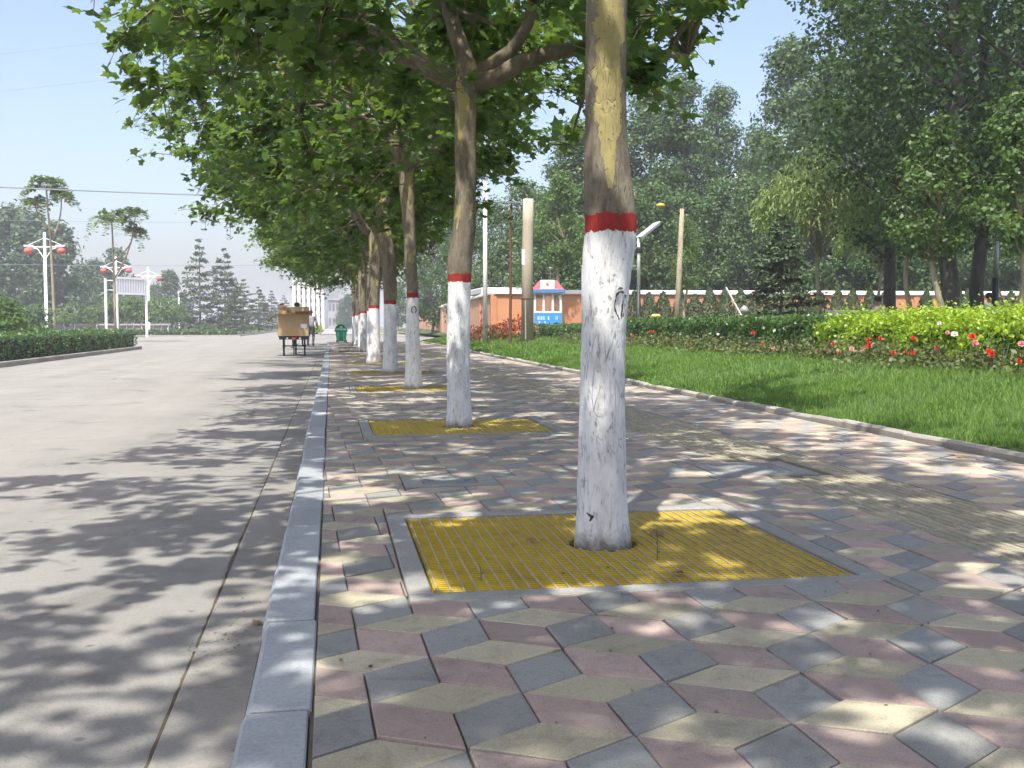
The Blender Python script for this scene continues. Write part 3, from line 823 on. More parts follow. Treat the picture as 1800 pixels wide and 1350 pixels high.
EXT = (4.4, 1.9, 3.3, 2.9)
CV = [
    plane_crown(101, [(175,38,2.3),(250,50,2.4),(20,45,2.2),(95,55,2.4),(140,20,2.5)], EXT, rise=1.0, ntw=860, nleaf=13),
    plane_crown(102, [(178,12,2.9),(160,42,3.0),(60,72,2.4),(12,40,1.5),(350,18,2.6)], EXT),
    plane_crown(103, [(165,55,2.9),(20,48,2.2),(270,40,2.2),(80,45,2.4)], EXT),
    plane_crown(105, [(185,50,2.5),(110,45,2.4),(310,45,2.4),(40,60,2.2)], EXT, ntw=780, nleaf=12, nsec=66),
    plane_crown(104, [(185,40,2.5),(110,35,2.4),(310,45,2.4),(40,60,2.2)], EXT),
]
def trunk_from(profile, base, Z, name, parent, mat, fork_z, nseg=32, knots=(), seed=0):
    """profile rows (v, u_left, u_right) of the trunk outline at camera depth Z -> tapered trunk mesh in tree-local space"""
    rows = []
    for v, ul, ur in profile:
        a, b = P(ul, v, Z), P(ur, v, Z); c = (a+b)/2
        rows.append((c.z, c.x-base.x, c.y-base.y, (b-a).length/2))
    rows.sort(); rows[0] = (-0.06, rows[0][1], rows[0][2], rows[0][3]*1.04)
    if rows[-1][0] < fork_z:
        z, x, y, r_ = rows[-1]; rows.append((fork_z, x+(rows[-1][1]-rows[-2][1])*.6, y, r_*.97))
    rows.append((fork_z+.12, rows[-1][1], rows[-1][2], rows[-1][3]*.55))
    A = np.array(rows); zs = np.unique(np.concatenate([np.linspace(A[0,0], A[-1,0], 110)]))
    # smooth interpolation
    xi = np.interp(zs, A[:,0], A[:,1]); yi = np.interp(zs, A[:,0], A[:,2]); ri = np.interp(zs, A[:,0], A[:,3])
    ker = np.array([1,2,3,2,1])/9
    sm = lambda a: np.convolve(np.pad(a, 2, mode='edge'), ker, 'valid')
    xi, yi, ri = sm(xi), sm(yi), sm(ri)
    rg = np.random.default_rng(seed+50)
    ph = rg.uniform(0, 6.28, 8)
    th = np.linspace(0, 2*np.pi, nseg, endpoint=False)
    V = []
    for k, z in enumerate(zs):
        rr = ri[k]*(1 + .028*np.sin(2*th+ph[0]+z*.7) + .020*np.sin(3*th+ph[1]+z*2.1) + .014*np.sin(5*th+ph[2]-z*3.7) + .010*np.sin(9*th+ph[3]+z*9)+ .008*rg.normal(size=nseg))
        flare = 1 + .055*math.exp(-max(z, 0)/.10)*(1+.5*np.sin(4*th+ph[4]))
        rr = rr*flare
        V.append(np.stack([xi[k]+rr*np.cos(th), yi[k]+rr*np.sin(th), np.full(nseg, z)], 1))
    V = np.concatenate(V)
    for (kx, kz, kr, dep) in knots:            # swollen scars on the camera side
        cy = np.interp(kz, zs, yi)-np.interp(kz, zs, ri)
        d = np.linalg.norm((V-np.array([kx, cy, kz]))*np.array([1, .6, .75]), axis=1)
        w = np.exp(-((d-kr)/(kr*.35))**2)*dep - np.exp(-(d/(kr*.6))**2)*dep*.6
        V[:, 1] -= w
    n = nseg; m = len(zs)
    F = [(j*n+i, j*n+(i+1) % n, (j+1)*n+(i+1) % n, (j+1)*n+i) for j in range(m-1) for i in range(n)]
    o = obj(name, mesh_np(name, V, F, mat, True), parent)
    return o, Vector((xi[-1], yi[-1], zs[-1]-.12))
PROF = {
 0: [(952,1013,1108),(900,1014,1105),(860,1014,1102),(780,1016,1101),(700,1018,1100),(620,1021,1100),(560,1022,1102),(500,1020,1107),(460,1022,1113),(412,1027,1120),(385,1027,1119),(345,1025,1115),(300,1024,1107),(240,1027,1101),(160,1028,1100),(80,1029,1101),(0,1031,1103)],
 1: [(748,783,830),(720,785,828),(690,786,827),(640,785,826),(590,786,826),(540,787,827),(497,788,828),(465,787,829),(435,790,832),(405,797,836),(360,800,836),(300,801,836),(240,799,835),(180,800,837),(130,797,842)],
 2: [(682,710,742),(650,712,741),(600,713,738),(560,714,737),(520,715,736),(470,711,733),(420,709,731),(370,706,729),(330,702,730)],
 3: [(655,673,699),(620,674,698),(580,675,697),(537,675,696),(500,673,697),(450,669,694),(400,664,688)],
 4: [(637,645,669),(600,646,668),(545,648,667),(480,649,668),(430,648,668)],
}
GRP = 'whitewashed plane trees along the pavement'
TLAB = ['nearest plane tree, thick whitewashed trunk, yellow bark patch above the red band',
 'second plane tree from the camera, whitewashed trunk bending right, long branch reaching left',
 'third plane tree from the camera, whitewashed trunk with a dark spot below its red band',
 'fourth plane tree from the camera, brown trunk leaning left above the whitewash',
 'fifth plane tree in the whitewashed row, straight trunk just right of the green bin',
 'sixth plane tree in the whitewashed row along the pavement',
 'seventh plane tree in the row, its sunlit trunk brightest white',
 'eighth plane tree in the whitewashed row', 'ninth plane tree in the whitewashed row',
 'farthest plane tree at the far end of the whitewashed row']
mt = [m_trunk('plane_trunk_patched', -0.005), m_trunk('plane_trunk')]
def knot_ring(c, w, h, parent, y_of):
    """teardrop callus scar: a few broken rough ridges, not a clean ring"""
    rr_ = random.Random(5)
    def strand(ts, wf, hf, r0):
        b = MB(); pts = []
        for t in ts:
            x = c[0]+w*wf*math.cos(t)*(1-.45*max(0, -math.sin(t)))+rr_.uniform(-.003,.003); z = c[1]+h*hf*math.sin(t)+rr_.uniform(-.004,.004)
            pts.append((x, y_of(x, z)+r0*.35, z))
        n = len(pts); b.tube(pts, [r0*(.35+.65*math.sin(math.pi*(i+.5)/n))*rr_.uniform(.6,1.2) for i in range(n)], 5)
        b.build('knot_scar', M['scar'], parent, smooth=True)
    strand(np.linspace(.2, 2.6, 11), 1, 1, .008)
    strand(np.linspace(2.2, 4.4, 11), 1.0, 1.05, .007)
    strand(np.linspace(-1.5, .5, 9), .85, 1.1, .006)
    strand(np.linspace(.4, 2.0, 7), 1.25, 1.25, .004)
    b = MB(); pts = []
    for k in range(7):
        x = c[0]+w*(.42-.05*k)+rr_.uniform(-.003,.003); z = c[1]+h*(.8-.38*k); pts.append((x, y_of(x, z)+.002, z))
    b.tube(pts, [.003,.006,.007,.005,.005,.004,.002], 5); b.build('knot_scar', M['scar'], parent, smooth=True)
for k in range(10):
    base = Vector((TREE_X[k], TREE_Y[k], 0)); Z = base.x*SY+base.y*CY
    e = tag(empty('plane_tree', base), TLAB[k], 'tree', GRP)
    if k in PROF: prof = PROF[k]
    else:
        pr = project(base.x, base.y, 0); hw = 0.135*F_PX/Z; ln = [(-.10), .05, -.14, .08, -.2][k-5]*F_PX/Z/3
        prof = [(pr[1], pr[0]-hw, pr[0]+hw), ((pr[1]+570)/2, pr[0]-hw*.93, pr[0]+hw*.93), (570-.45*F_PX/Z, pr[0]-hw*.85+ln*.2, pr[0]+hw*.85+ln*.2), (570-2.4*F_PX/Z, pr[0]-hw*.75+ln, pr[0]+hw*.75+ln)]
    fz = 3.45
    tr, top = trunk_from(prof, base, Z, 'trunk', e, mt[0 if k == 0 else 1], fz, 40 if k < 2 else 24,
                         [(0.052, 1.085, .055, .010), (-.085, 0.13, .03, .008)] if k == 0 else (), k)
    if k == 0:
        me = tr.data; co = np.empty(len(me.vertices)*3); me.vertices.foreach_get('co', co); co = co.reshape(-1, 3)
        fr = co[co[:, 1] < 0.03]
        def yo(x, z, fr=fr):
            d = (fr[:, 0]-x)**2+(fr[:, 2]-z)**2; i = np.argsort(d)[:4]; return float(fr[i, 1].mean())
        knot_ring((0.050, 1.085), .032, .062, tr, yo)
        kb = MB(); kb.tube([(-.095, yo(-.095,.15)-.001, .15), (-.075, yo(-.075,.135)-.002, .135), (-.085, yo(-.085,.11)-.001, .105)], [.004,.011,.004], 6); kb.build('knot_scar', M['scar'], tr, smooth=True)
    if k == 2:
        # small painted mark under the band
        b = MB(); yf = -0.145; z0 = 1.22
        for t0, t1 in ((0, math.pi*1.7),):
            b.tube([(0.0+.035*math.cos(t), yf, z0+.055*math.sin(t)) for t in np.linspace(-1.0, 4.2, 14)], .008, 5)
        b.build('painted_mark', M['black'], tr)
    lm, cm = CV[[0,1,2,4,0,2,1,4,0,2][k]]
    flip = 1 if k < 4 else (-1 if k % 2 else 1)
    sc = [1, 1, .97, 1.0, 1.03, .98, 1.05, 1, 1, 1][k]
    for nm, me in (('limbs', lm), ('crown', cm)):
        o = obj(nm, me, e, top); o.scale = (sc, sc*flip, sc)
# one more tree of the row, behind the camera: its shade falls on the near tiles
e = tag(empty('plane_tree', (1.22, TREE_Y[0]-SPC, 0)), 'plane tree of the row standing behind the viewpoint, seen only by its shade', 'tree', GRP)
b = MB(); b.tube([(0,0,-.05),(0,0,1.5),(0,0,3.8)], [.15,.13,.10], 16); b.build('trunk', mt[1], e, smooth=True)
for nm, me in (('limbs', CV[3][0]), ('crown', CV[3][1])): o = obj(nm, me, e, (0,0,3.8)); o.scale = (1.3,1.2,1)

# ------------------------------------------------------------------ tree grates
GX0, GX1, GY0, GY1 = 0.375, 2.065, -0.785, 0.75
NL, NCR = 34, 50
def grate(k):
    yb = TREE_Y[k]; tx = TREE_X[k]
    e = empty('tree_grate', (tx, yb, 0))
    tag(e, ['yellow slatted grate round the nearest tree, almost filling the pavement','yellow grate round the foot of the second tree','yellow grate round the foot of the third tree',
            'thin yellow grate round the foot of the fourth tree','thin yellow grate round the foot of the fifth tree','farthest yellow grate, round the sixth tree'][k], 'tree grate', 'yellow tree grates')
    x0, x1 = GX0-tx, GX1-tx; fx0, fx1, fy0, fy1 = HX0-tx, HX1-tx, HY0, HY1
    for (a, b_, c, d) in ((fx0,fx1,fy0,GY0-.008),(fx0,fx1,GY1+.008,fy1),(fx0,x0-.008,GY0-.004,GY1+.004),(x1+.008,fx1,GY0-.004,GY1+.004)):
        m = MB(); m.box(a+.003, b_-.003, c+.003, d-.003, -.09, .002+random.uniform(-.002,.002), 0, .006); m.build('surround_slab', M['frame'], e)
    m = MB(); m.add([(x0-.03,GY0-.03,-.055),(x1+.03,GY0-.03,-.055),(x1+.03,GY1+.03,-.055),(x0-.03,GY1+.03,-.055)],[(0,1,2,3)])
    m.build('pit_soil', M['soil'], e)
    hr = 0.158
    def pieces(fixed, lo, hi):
        if abs(fixed) >= hr: return [(lo, hi)]
        h = math.sqrt(hr*hr-fixed*fixed); return [(lo, -h), (h, hi)]
    joined = MB()
    for i in range(NL):
        xx = x0+.012+(x1-x0-.024)*i/(NL-1)
        for a, b_ in pieces(xx, GY0, GY1):
            if k < 2: m = MB(); m.box(xx-.0045, xx+.0045, a, b_, -.04, -.004, 0, .002); m.build('long_bar', M['grate_bar'], e)
            else: joined.box(xx-.0045, xx+.0045, a, b_, -.04, -.004, 1)
    for i in range(NCR):
        yy = GY0+.012+(GY1-GY0-.024)*i/(NCR-1)
        for a, b_ in pieces(yy, x0, x1):
            if k < 2: m = MB(); m.box(a, b_, yy-.0075, yy+.0075, -.038, -.009, 0, .002); m.build('cross_bar', M['grate'], e)
            else: joined.box(a, b_, yy-.0075, yy+.0075, -.038, -.009, 0)
    if k >= 2: joined.build('grating', [M['grate'], M['grate_bar']], e)['kind'] = 'stuff'
    if k < 3:
        m = MB()
        for i in range(14 if k else 22):
            t = random.uniform(0, 6.28); rr_ = random.uniform(.15, .2); s = random.uniform(.008,.022)
            c = Vector((rr_*math.cos(t), rr_*math.sin(t), -.02)); m.obox(Matrix.Translation(c) @ Matrix.Rotation(t*3, 4, 'Z') @ Matrix.Rotation(.5, 4, 'X'), s*1.6, s, s*.7)
        m.build('soil_clods', M['soil'], e)['kind'] = 'stuff'
    return e
for k in range(6): grate(k)

# ================================================================== VEGETATION BEHIND
def clump_leaves(cs, rs, per, r, up=.5):
    P_ = []; N_ = []
    for c, rad in zip(cs, rs):
        k = max(4, int(per*r.uniform(.6, 1.4)))
        d = rdirs(k, r); q = rad*np.cbrt(r.random((k, 1)))
        P_.append(c + d*q*np.array([1, 1, .75])); N_.append(nrmz(d*.8 + r.normal(size=(k, 3))*.5 + np.array([0, 0, up])))
    return np.concatenate(P_), np.concatenate(N_)
def crown_mesh(cs, rs, per, size, mat, r, tv=QUAD_V, tf=QUAD_F, droop=.4):
    P_, N_ = clump_leaves(cs, rs, per, r)
    n = len(P_); F_ = nrmz(r.normal(size=(n, 3)) + np.array([0, 0, -droop]))
    V, F = scatter(P_, N_, F_, size*r.uniform(.6, 1.3, n), tv, tf)
    return mesh_np('crown', V, F, mat)
def make_broad(seed, H, z0, rad, nclump, per, lsize, crad, leaf, bark, tr=.16, lean=0.0, top_pow=.6, spire=0):
    """returns (trunk mesh, crown mesh) of a broadleaf tree of height H with its crown from z0 up"""
    r = np.random.default_rng(seed); b = MB()
    n = 9; pts = [np.array([lean*H*(k/n)+(.12*math.sin(k*1.3+seed) if k else 0), .1*math.sin(k*1.7+seed) if k else 0, -.1+(H*.92)*k/n]) for k in range(n+1)]
    b.tube(pts, [tr*(1-.85*k/n) for k in range(n+1)], 10)
    A = np.array(pts)
    cs = []
    while len(cs) < nclump:
        t = r.random()
        prof = min(1, (t/.22)**.7)*(1-t)**top_pow*1.15
        if spire and r.random() < .25: prof *= .4; t = min(1, t*1.08)
        th = r.uniform(0, 6.283); q = math.sqrt(r.uniform(.15, 1))*prof*rad
        z = z0+(H-z0)*t
        ax = np.interp(z, A[:, 2], A[:, 0]); ay = np.interp(z, A[:, 2], A[:, 1])
        cs.append((ax+q*math.cos(th), ay+q*math.sin(th), z))
    cs = np.array(cs)
    for c in cs[::max(1, nclump//40)]:
        zz = max(z0*.8, c[2]-.55*math.hypot(c[0], c[1])-.3); a = np.array([np.interp(zz, A[:,2], A[:,0]), np.interp(zz, A[:,2], A[:,1]), zz])
        b.tube(bez(a, (a+c)/2+np.array([0,0,.15]), c, 5), list(np.linspace(tr*.24, .010, 5)), 5)
    rs = crad*r.uniform(.6, 1.35, nclump)
    return b.mesh('trunk', bark, True), crown_mesh(cs, rs, per, lsize, leaf, r)
def plant_tree(name, variant, loc, label, group, rz=0, sc=(1, 1, 1), cat='tree'):
    e = tag(empty(name, loc, rz), label, cat, group)
    for nm, me in zip(('trunk', 'crown'), variant):
        o = obj(nm, me, e); o.scale = sc
    return e
def park(u, Z, z=0.45):
    p = P(u, 570, Z); p.z = z; return p

# --- poplars and undergrowth behind the orange wall
PB = [make_broad(s, 15.5, 2.2, 3.3, 150, 105, .225, .95, M['leaf_poplar'], M['bark_grey'], .2, 0, .55, 1) for s in (21, 22, 23)]
UB = [make_broad(s, 7.8, .9, 2.9, 110, 95, .19, .8, M['leaf_poplar'], M['bark_grey'], .12, 0, .45) for s in (31, 32)]
rp = random.Random(5)
tops = [(1010,62,230),(1065,66,200),(1140,64,165),(1195,62,152),(1262,66,170),(1330,70,235),(1385,60,92),(1450,58,120),(1515,64,130),(1590,60,60),(1680,62,30),(1775,58,20),(1860,60,10)]
for i, (u, Z, v) in enumerate(tops):
    H = 0.55+(570-v)/F_PX*Z
    plant_tree('poplar_tree', PB[i % 3], park(u, Z), f'tall green poplar behind the orange wall, {ORD[i]} from the left', 'poplars behind the orange wall', rp.uniform(0, 6), (rp.uniform(.85, 1.1), rp.uniform(.85, 1.1), H/15.5))
bus = [(760,92,400),(815,80,370),(865,70,360),(925,66,330),(985,58,330),(1040,57,330),(1095,56,345),(1150,57,335),(1210,56,350),(1270,57,330),(1335,56,318),(1400,57,325),(1465,56,335),(1530,57,310),(1600,56,330),(1670,57,320),(1740,56,330),(1810,57,320)]
for i, (u, Z, v) in enumerate(bus):
    H = 0.55+(570-v)/F_PX*Z
    plant_tree('broadleaf_tree', UB[i % 2], park(u, Z), f'low bushy tree just behind the orange wall, {ORD[i]} from the left', 'bushy trees behind the orange wall', rp.uniform(0, 6), (rp.uniform(.85, 1.15), rp.uniform(.85, 1.15), H/7.8))
# --- dark big poplars of the park at the right
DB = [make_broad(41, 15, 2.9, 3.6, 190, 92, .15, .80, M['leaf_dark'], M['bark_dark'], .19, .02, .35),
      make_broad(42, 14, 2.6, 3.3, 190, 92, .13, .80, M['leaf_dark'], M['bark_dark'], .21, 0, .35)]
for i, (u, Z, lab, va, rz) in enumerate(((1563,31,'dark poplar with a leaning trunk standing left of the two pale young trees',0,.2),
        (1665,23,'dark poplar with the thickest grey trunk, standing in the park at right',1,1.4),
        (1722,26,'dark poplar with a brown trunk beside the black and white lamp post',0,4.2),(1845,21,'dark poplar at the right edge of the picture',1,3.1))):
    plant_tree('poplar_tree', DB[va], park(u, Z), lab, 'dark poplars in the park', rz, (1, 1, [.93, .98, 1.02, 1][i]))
# --- young pale-trunked trees
YB = [make_broad(51, 5.0, 2.3, .85, 80, 62, .095, .33, M['leaf_young'], M['bark_pale'], .075, 0, .7),
      make_broad(52, 4.6, 2.0, .95, 88, 62, .095, .34, M['leaf_young'], M['bark_pale'], .085, -.012, .7)]
for i, (u, Z, lab, va, h) in enumerate(((1597,24,'slim young tree with a straight pale trunk behind the golden hedge',0,1.0),(1642,21,'slim young tree with a forked pale trunk, right of the straight one',1,1.0),
        (1790,19,'young tree with a leaning tan trunk at the right edge',1,1.0),(1205,46,'thin young tree with sparse leaves beside the tall wooden pole',0,1.0),(985,50,'slim pale trunk rising behind the police booth',0,1.5))):
    plant_tree('young_tree', YB[va], park(u, Z), lab, 'young trees in the park', i*1.7, (h, h, h))
# --- willows
def make_willow(seed, H, rad, ns):
    r = np.random.default_rng(seed); b = MB()
    pts = [np.array([.06*math.sin(k), .05*math.cos(k*2), -.1+H*.8*k/8]) for k in range(9)]
    b.tube(pts, [.085*(1-.75*k/8) for k in range(9)], 9)
    P_, N_, F_, S_ = [], [], [], []
    for i in range(ns):
        th = r.uniform(0, 6.283); q = rad*math.sqrt(r.random()); z = H*(.70+.30*(1-(q/rad)**1.5)*r.uniform(.3, 1.0))
        c = np.array([q*math.cos(th), q*math.sin(th), z]); L = r.uniform(.4, 1.35)
        if i % 5 == 0:
            a = np.array([0, 0, max(H*.36, z-.8*q-.4)]); b.tube(bez(a, (a+c)/2+np.array([0,0,.25]), c, 5), [.022,.018,.014,.010,.006], 4)
        k = int(24*L); t = r.random(k)
        out = np.array([math.cos(th), math.sin(th), 0])
        pos = c + out*(t*(1-t)*.5)[:, None] + np.outer(t, np.array([0, 0, -L])) + r.normal(size=(k, 3))*.05
        P_.append(pos); N_.append(rdirs(k, r)); F_.append(nrmz(r.normal(size=(k, 3))*.45+np.array([0, 0, -1.0]))); S_.append(r.uniform(.12, .24, k))
    V, F = scatter(np.concatenate(P_), np.concatenate(N_), np.concatenate(F_), np.concatenate(S_), NARROW_V, QUAD_F)
    return b.mesh('trunk', M['bark_pale'], True), mesh_np('crown', V, F, M['leaf_willow'])
WB = make_willow(61, 6.1, 1.8, 520)
plant_tree('willow_tree', WB, park(1437, 31), 'light green weeping willow with a thin tan trunk behind the hedge', 'willows')
plant_tree('willow_tree', WB, park(1545, 38), 'smaller yellowish willow partly hidden right of the thin-trunked willow', 'willows', 2.1, (.9, .9, .95))
# --- cedars
def make_cedar(seed, H, rad, tiers, leaf, ls=.16, dense=1.0):
    r = np.random.default_rng(seed); b = MB()
    b.tube([(0,0,-.1),(0,0,H*.5),(.05,0,H)], [H*.014, H*.009, .01], 8)
    P_, F_, S_ = [], [], []
    for t in range(tiers):
        f = t/(tiers-1); z = H*(.07+.92*f); L0 = rad*(1-f)**.85+.12
        for k in range(7 if f < .8 else 5):
            th = r.uniform(0, 6.283); L = L0*r.uniform(.6, 1.12); d = np.array([math.cos(th), math.sin(th), 0])
            a = np.array([0, 0, z+r.normal()*.08*H/tiers]); e = a+d*L+np.array([0, 0, L*r.uniform(-.1, .22)]); c = (a+e)/2+np.array([0, 0, .1*L])
            pts = bez(a, c, e, 5); b.tube(pts, list(np.linspace(.006*H*.35+.008, .005, 5)), 4)
            n = int(34*L*dense)+8; u_ = np.sqrt(r.random(n))*.97+.03; q = (1-u_)[:, None]**2*a+(2*u_*(1-u_))[:, None]*c+(u_*u_)[:, None]*e
            sidev = np.array([-d[1], d[0], 0]); w = (.10+.34*u_*(1-u_*.55))*L*.55
            q = q+np.outer(r.normal(size=n)*w, sidev)+np.stack([np.zeros(n), np.zeros(n), r.normal(size=n)*.035*H*.15-.02], 1)
            P_.append(q); F_.append(nrmz(d+r.normal(size=(n, 3))*.6)); S_.append(ls*r.uniform(.7, 1.5, n))
    P_ = np.concatenate(P_); n = len(P_)
    N_ = nrmz(r.normal(size=(n, 3))*.5+np.array([0, 0, 1]))
    V, F = scatter(P_, N_, np.concatenate(F_), np.concatenate(S_), QUAD_V*np.array([.75, 1, 1]), QUAD_F)
    return b.mesh('trunk', M['bark_grey'], True), mesh_np('crown', V, F, leaf)
CB = [make_cedar(71, 10, 3.6, 14, M['leaf_cedar'], .30, .62), make_cedar(72, 9, 3.8, 14, M['leaf_cedar'], .30, .8)]
CS = make_cedar(73, 4.3, 1.6, 17, M['leaf_cedar'], .14, 2.2)
plant_tree('cedar_tree', CS, park(1372, 27.5), 'small layered cedar propped by slanting poles, left of the willow trunk', None, 0, (.8, .8, .78))
cl = []
for i, (u, Z, v) in enumerate(((352,112,422),(396,118,438),(428,126,492),(455,140,505),(478,160,512),(330,135,520),(500,190,520),(415,112,505))):
    p = P(u, 570, Z); p.z = -.1; H = 1.1+(570-v)/F_PX*Z
    plant_tree('cedar_tree', CB[i % 2], p, ['tallest hazy cedar across the road with layered branches','second hazy cedar, wide, just right of the tallest one','low cedar right of the wide hazy cedar',
       'hazy cedar near the middle of the far row','hazy cedar toward the right of the far row','small cedar peeping out left behind the tallest one','farthest cedar, faint, beside the cardboard load','short bushy cedar at the foot of the wide one'][i],
       'hazy cedars across the road', i*2.3, (H/10*(.95 if i < 2 else 1.15), H/10*(.95 if i < 2 else 1.15), H/(10 if i % 2 == 0 else 9)))

# --- far poplars at the left
FB = [make_broad(s, 14, 1.5, 4.2, 130, 40, .55, 1.3, M['leaf_far'], M['bark_grey'], .22, 0, .5, 1) for s in (81, 82)]
far = [(-30,120,380),(20,125,372),(62,122,385),(105,118,400),(140,150,470),(170,140,462),(205,136,445),(238,150,490),(272,165,505),(300,150,480),(322,190,520)]
for i, (u, Z, v) in enumerate(far):
    p = P(u, 570, Z); p.z = -.15; H = 1.15+(570-v)/F_PX*Z
    plant_tree('poplar_tree', FB[i % 2], p, f'hazy far poplar across the road, {ORD[i]} from the left', 'hazy poplars across the road', rp.uniform(0, 6), (rp.uniform(.8, 1.1)*H/14, rp.uniform(.8, 1.1)*H/14, H/14))
# --- tufted pinnate-leaved trees on the far verge
def make_tuft(seed, H, forks):
    r = np.random.default_rng(seed); b = MB(); P_, N_, F_, S_ = [], [], [], []
    for (dx, dz0, dz1) in forks:
        top = np.array([dx, r.uniform(-.3, .3), dz1]); a = np.array([0, 0, dz0])
        if dz0 == 0: a = np.array([0, 0, -.1]); pts = bez(a, np.array([dx*.1, 0, dz1*.6]), top, 8); b.tube(pts, list(np.linspace(.10, .045, 8)), 8)
        else: b.tube(bez(a, np.array([dx*.9, 0, (dz0+dz1)/2]), top, 6), list(np.linspace(.06, .03, 6)), 6)
        nf = 17 if dz0 == 0 else 10
        for k in range(nf):
            th = r.uniform(0, 6.283); el = r.uniform(.05, 1.25); L = r.uniform(1.3, 1.8)*(1 if dz0 == 0 else .75)
            d = np.array([math.cos(th)*math.cos(el), math.sin(th)*math.cos(el), math.sin(el)])
            e = top+d*L*np.array([1.1,1.1,1])-np.array([0, 0, .85*L]); c = top+d*L*.75+np.array([0, 0, .2])
            b.tube(bez(top, c, e, 4), [.02,.015,.01,.005], 4)
            n = 30; t = np.linspace(.2, 1, n); q = (1-t)[:, None]**2*top+(2*t*(1-t))[:, None]*c+(t*t)[:, None]*e
            sd = nrmz(np.cross(d, [0, 0, 1]))
            P_.append(q); F_.append(nrmz(np.where(np.arange(n)[:, None] % 2 == 0, sd, -sd)+d*.4+np.array([0, 0, -.25])+r.normal(size=(n, 3))*.12)); N_.append(nrmz(np.array([[0, 0, 1.0]])+r.normal(size=(n, 3))*.3)); S_.append(r.uniform(.38, .58, n)*(1.05-.5*t))
    V, F = scatter(np.concatenate(P_), np.concatenate(N_), np.concatenate(F_), np.concatenate(S_), NARROW_V*np.array([1.9, 1, 1]), QUAD_F)
    return b.mesh('trunk', M['bark_pale'], True), mesh_np('crown', V, F, M['leaf_young'])
p = P(96, 570, 62); p.z = -.05; plant_tree('ailanthus_tree', make_tuft(91, 8, [(-.25, 0, 8.9), (.6, 6.0, 8.3), (-.9, 6.4, 7.9)]), p, 'tall thin tree with one feathery crown beside the leftmost lamp post', 'feathery thin trees')
p = P(203, 570, 66); p.z = -.05; plant_tree('ailanthus_tree', make_tuft(92, 7, [(-.1, 0, 7.4), (1.35, 3.9, 7.8), (1.15, 5.0, 6.6)]), p, 'tall thin tree with forked trunk and three feathery tufts by the sign frame', 'feathery thin trees')

# ------------------------------------------------------------------ hedges
def leaf_box(x0, x1, y0, y1, zt, n, size, mat, seed, base_z, tv=QUAD_V, bump=.05, sprig=0.0):
    r = np.random.default_rng(seed); P_, N_ = [], []
    a_top = (x1-x0)*(y1-y0); hgt = .6; a_side = (y1-y0)*hgt; a_end = (x1-x0)*hgt
    tot = a_top+2*a_side+2*a_end
    k = int(n*a_top/tot); x = r.uniform(x0, x1, k); y = r.uniform(y0, y1, k)
    z = zt+bump*np.sin(y*3.1+x*2)*.6+bump*np.sin(y*7.7)*.5+np.abs(r.normal(size=k))*bump*.8+sprig*r.random(k)**4
    P_.append(np.stack([x, y, z], 1)); N_.append(np.array([[0, 0, 1.0]])+r.normal(size=(k, 3))*.6)
    for xs, sg, frac in ((x0, -1, .62), (x1, 1, .38)):
        k = int(n*2*a_side/tot*frac); y = r.uniform(y0, y1, k); zb = np.array([base_z(xs, q) for q in y]); z = zb+(zt-zb+.02)*r.random(k)
        P_.append(np.stack([xs+sg*(bump*np.sin(y*4+z*6)*.8+np.abs(r.normal(size=k))*bump*.7), y, z], 1)); N_.append(np.array([[sg, 0, .35]])+r.normal(size=(k, 3))*.6)
    for ye, sg in ((y0, -1), (y1, 1)):
        k = int(n*a_end/tot); x = r.uniform(x0, x1, k); z = base_z((x0+x1)/2, ye)+(zt-base_z((x0+x1)/2, ye))*r.random(k)
        P_.append(np.stack([x, ye+sg*np.abs(r.normal(size=k))*bump, z], 1)); N_.append(np.array([[0, sg, .35]])+r.normal(size=(k, 3))*.6)
    P_ = np.concatenate(P_); m = len(P_)
    V, F = scatter(P_, np.concatenate(N_), nrmz(r.normal(size=(m, 3))+np.array([0, 0, .5])), size*r.uniform(.6, 1.4, m), tv, QUAD_F)
    return mesh_np('foliage', V, F, mat)
def hedge(name, label, x0, x1, y0, y1, zt, n, size, mat, seed, base_z, grp=None, bump=.05, sprig=0):
    e = tag(empty(name, ((x0+x1)/2, y0, base_z((x0+x1)/2, y0))), label, 'hedge', grp)
    inv = e.location
    o = obj('foliage', leaf_box(x0, x1, y0, y1, zt, n, size, mat, seed, base_z, bump=bump, sprig=sprig), e, -inv)
    b = MB(); i_ = .07; zl = min(base_z(x0, y0), base_z(x1, y0))-.05
    b.box(x0+i_, x1-i_, y0+i_, y1-i_, zl, zt-.06, 0, .05); o = b.build('twig_core', M['hedge_core'], e, -inv)
    return e
HXA, HXB = 8.0, 9.3
y_split = PX(1432, 600, HXA).y
hedge('boxwood_hedge', 'clipped dark green hedge behind the roses', HXA, HXB, y_split-.1, 31, 1.06, 34000, .062, M['leaf_hedge'], 1, lawn_z, bump=.045)
hedge('privet_hedge', 'bright golden-green hedge with shaggy top at the right', HXA, HXB+.4, 6.5, y_split-.25, .99, 44000, .052, M['leaf_privet'], 2, lawn_z, bump=.08, sprig=.16)
hedge('boxwood_hedge', 'lower end of the dark hedge running up to the police booth', HXA, HXB, 31.1, 43, .90, 7000, .075, M['leaf_hedge'], 3, lawn_z, bump=.05)
r = np.random.default_rng(77)     # loose shoots standing out of the golden hedge
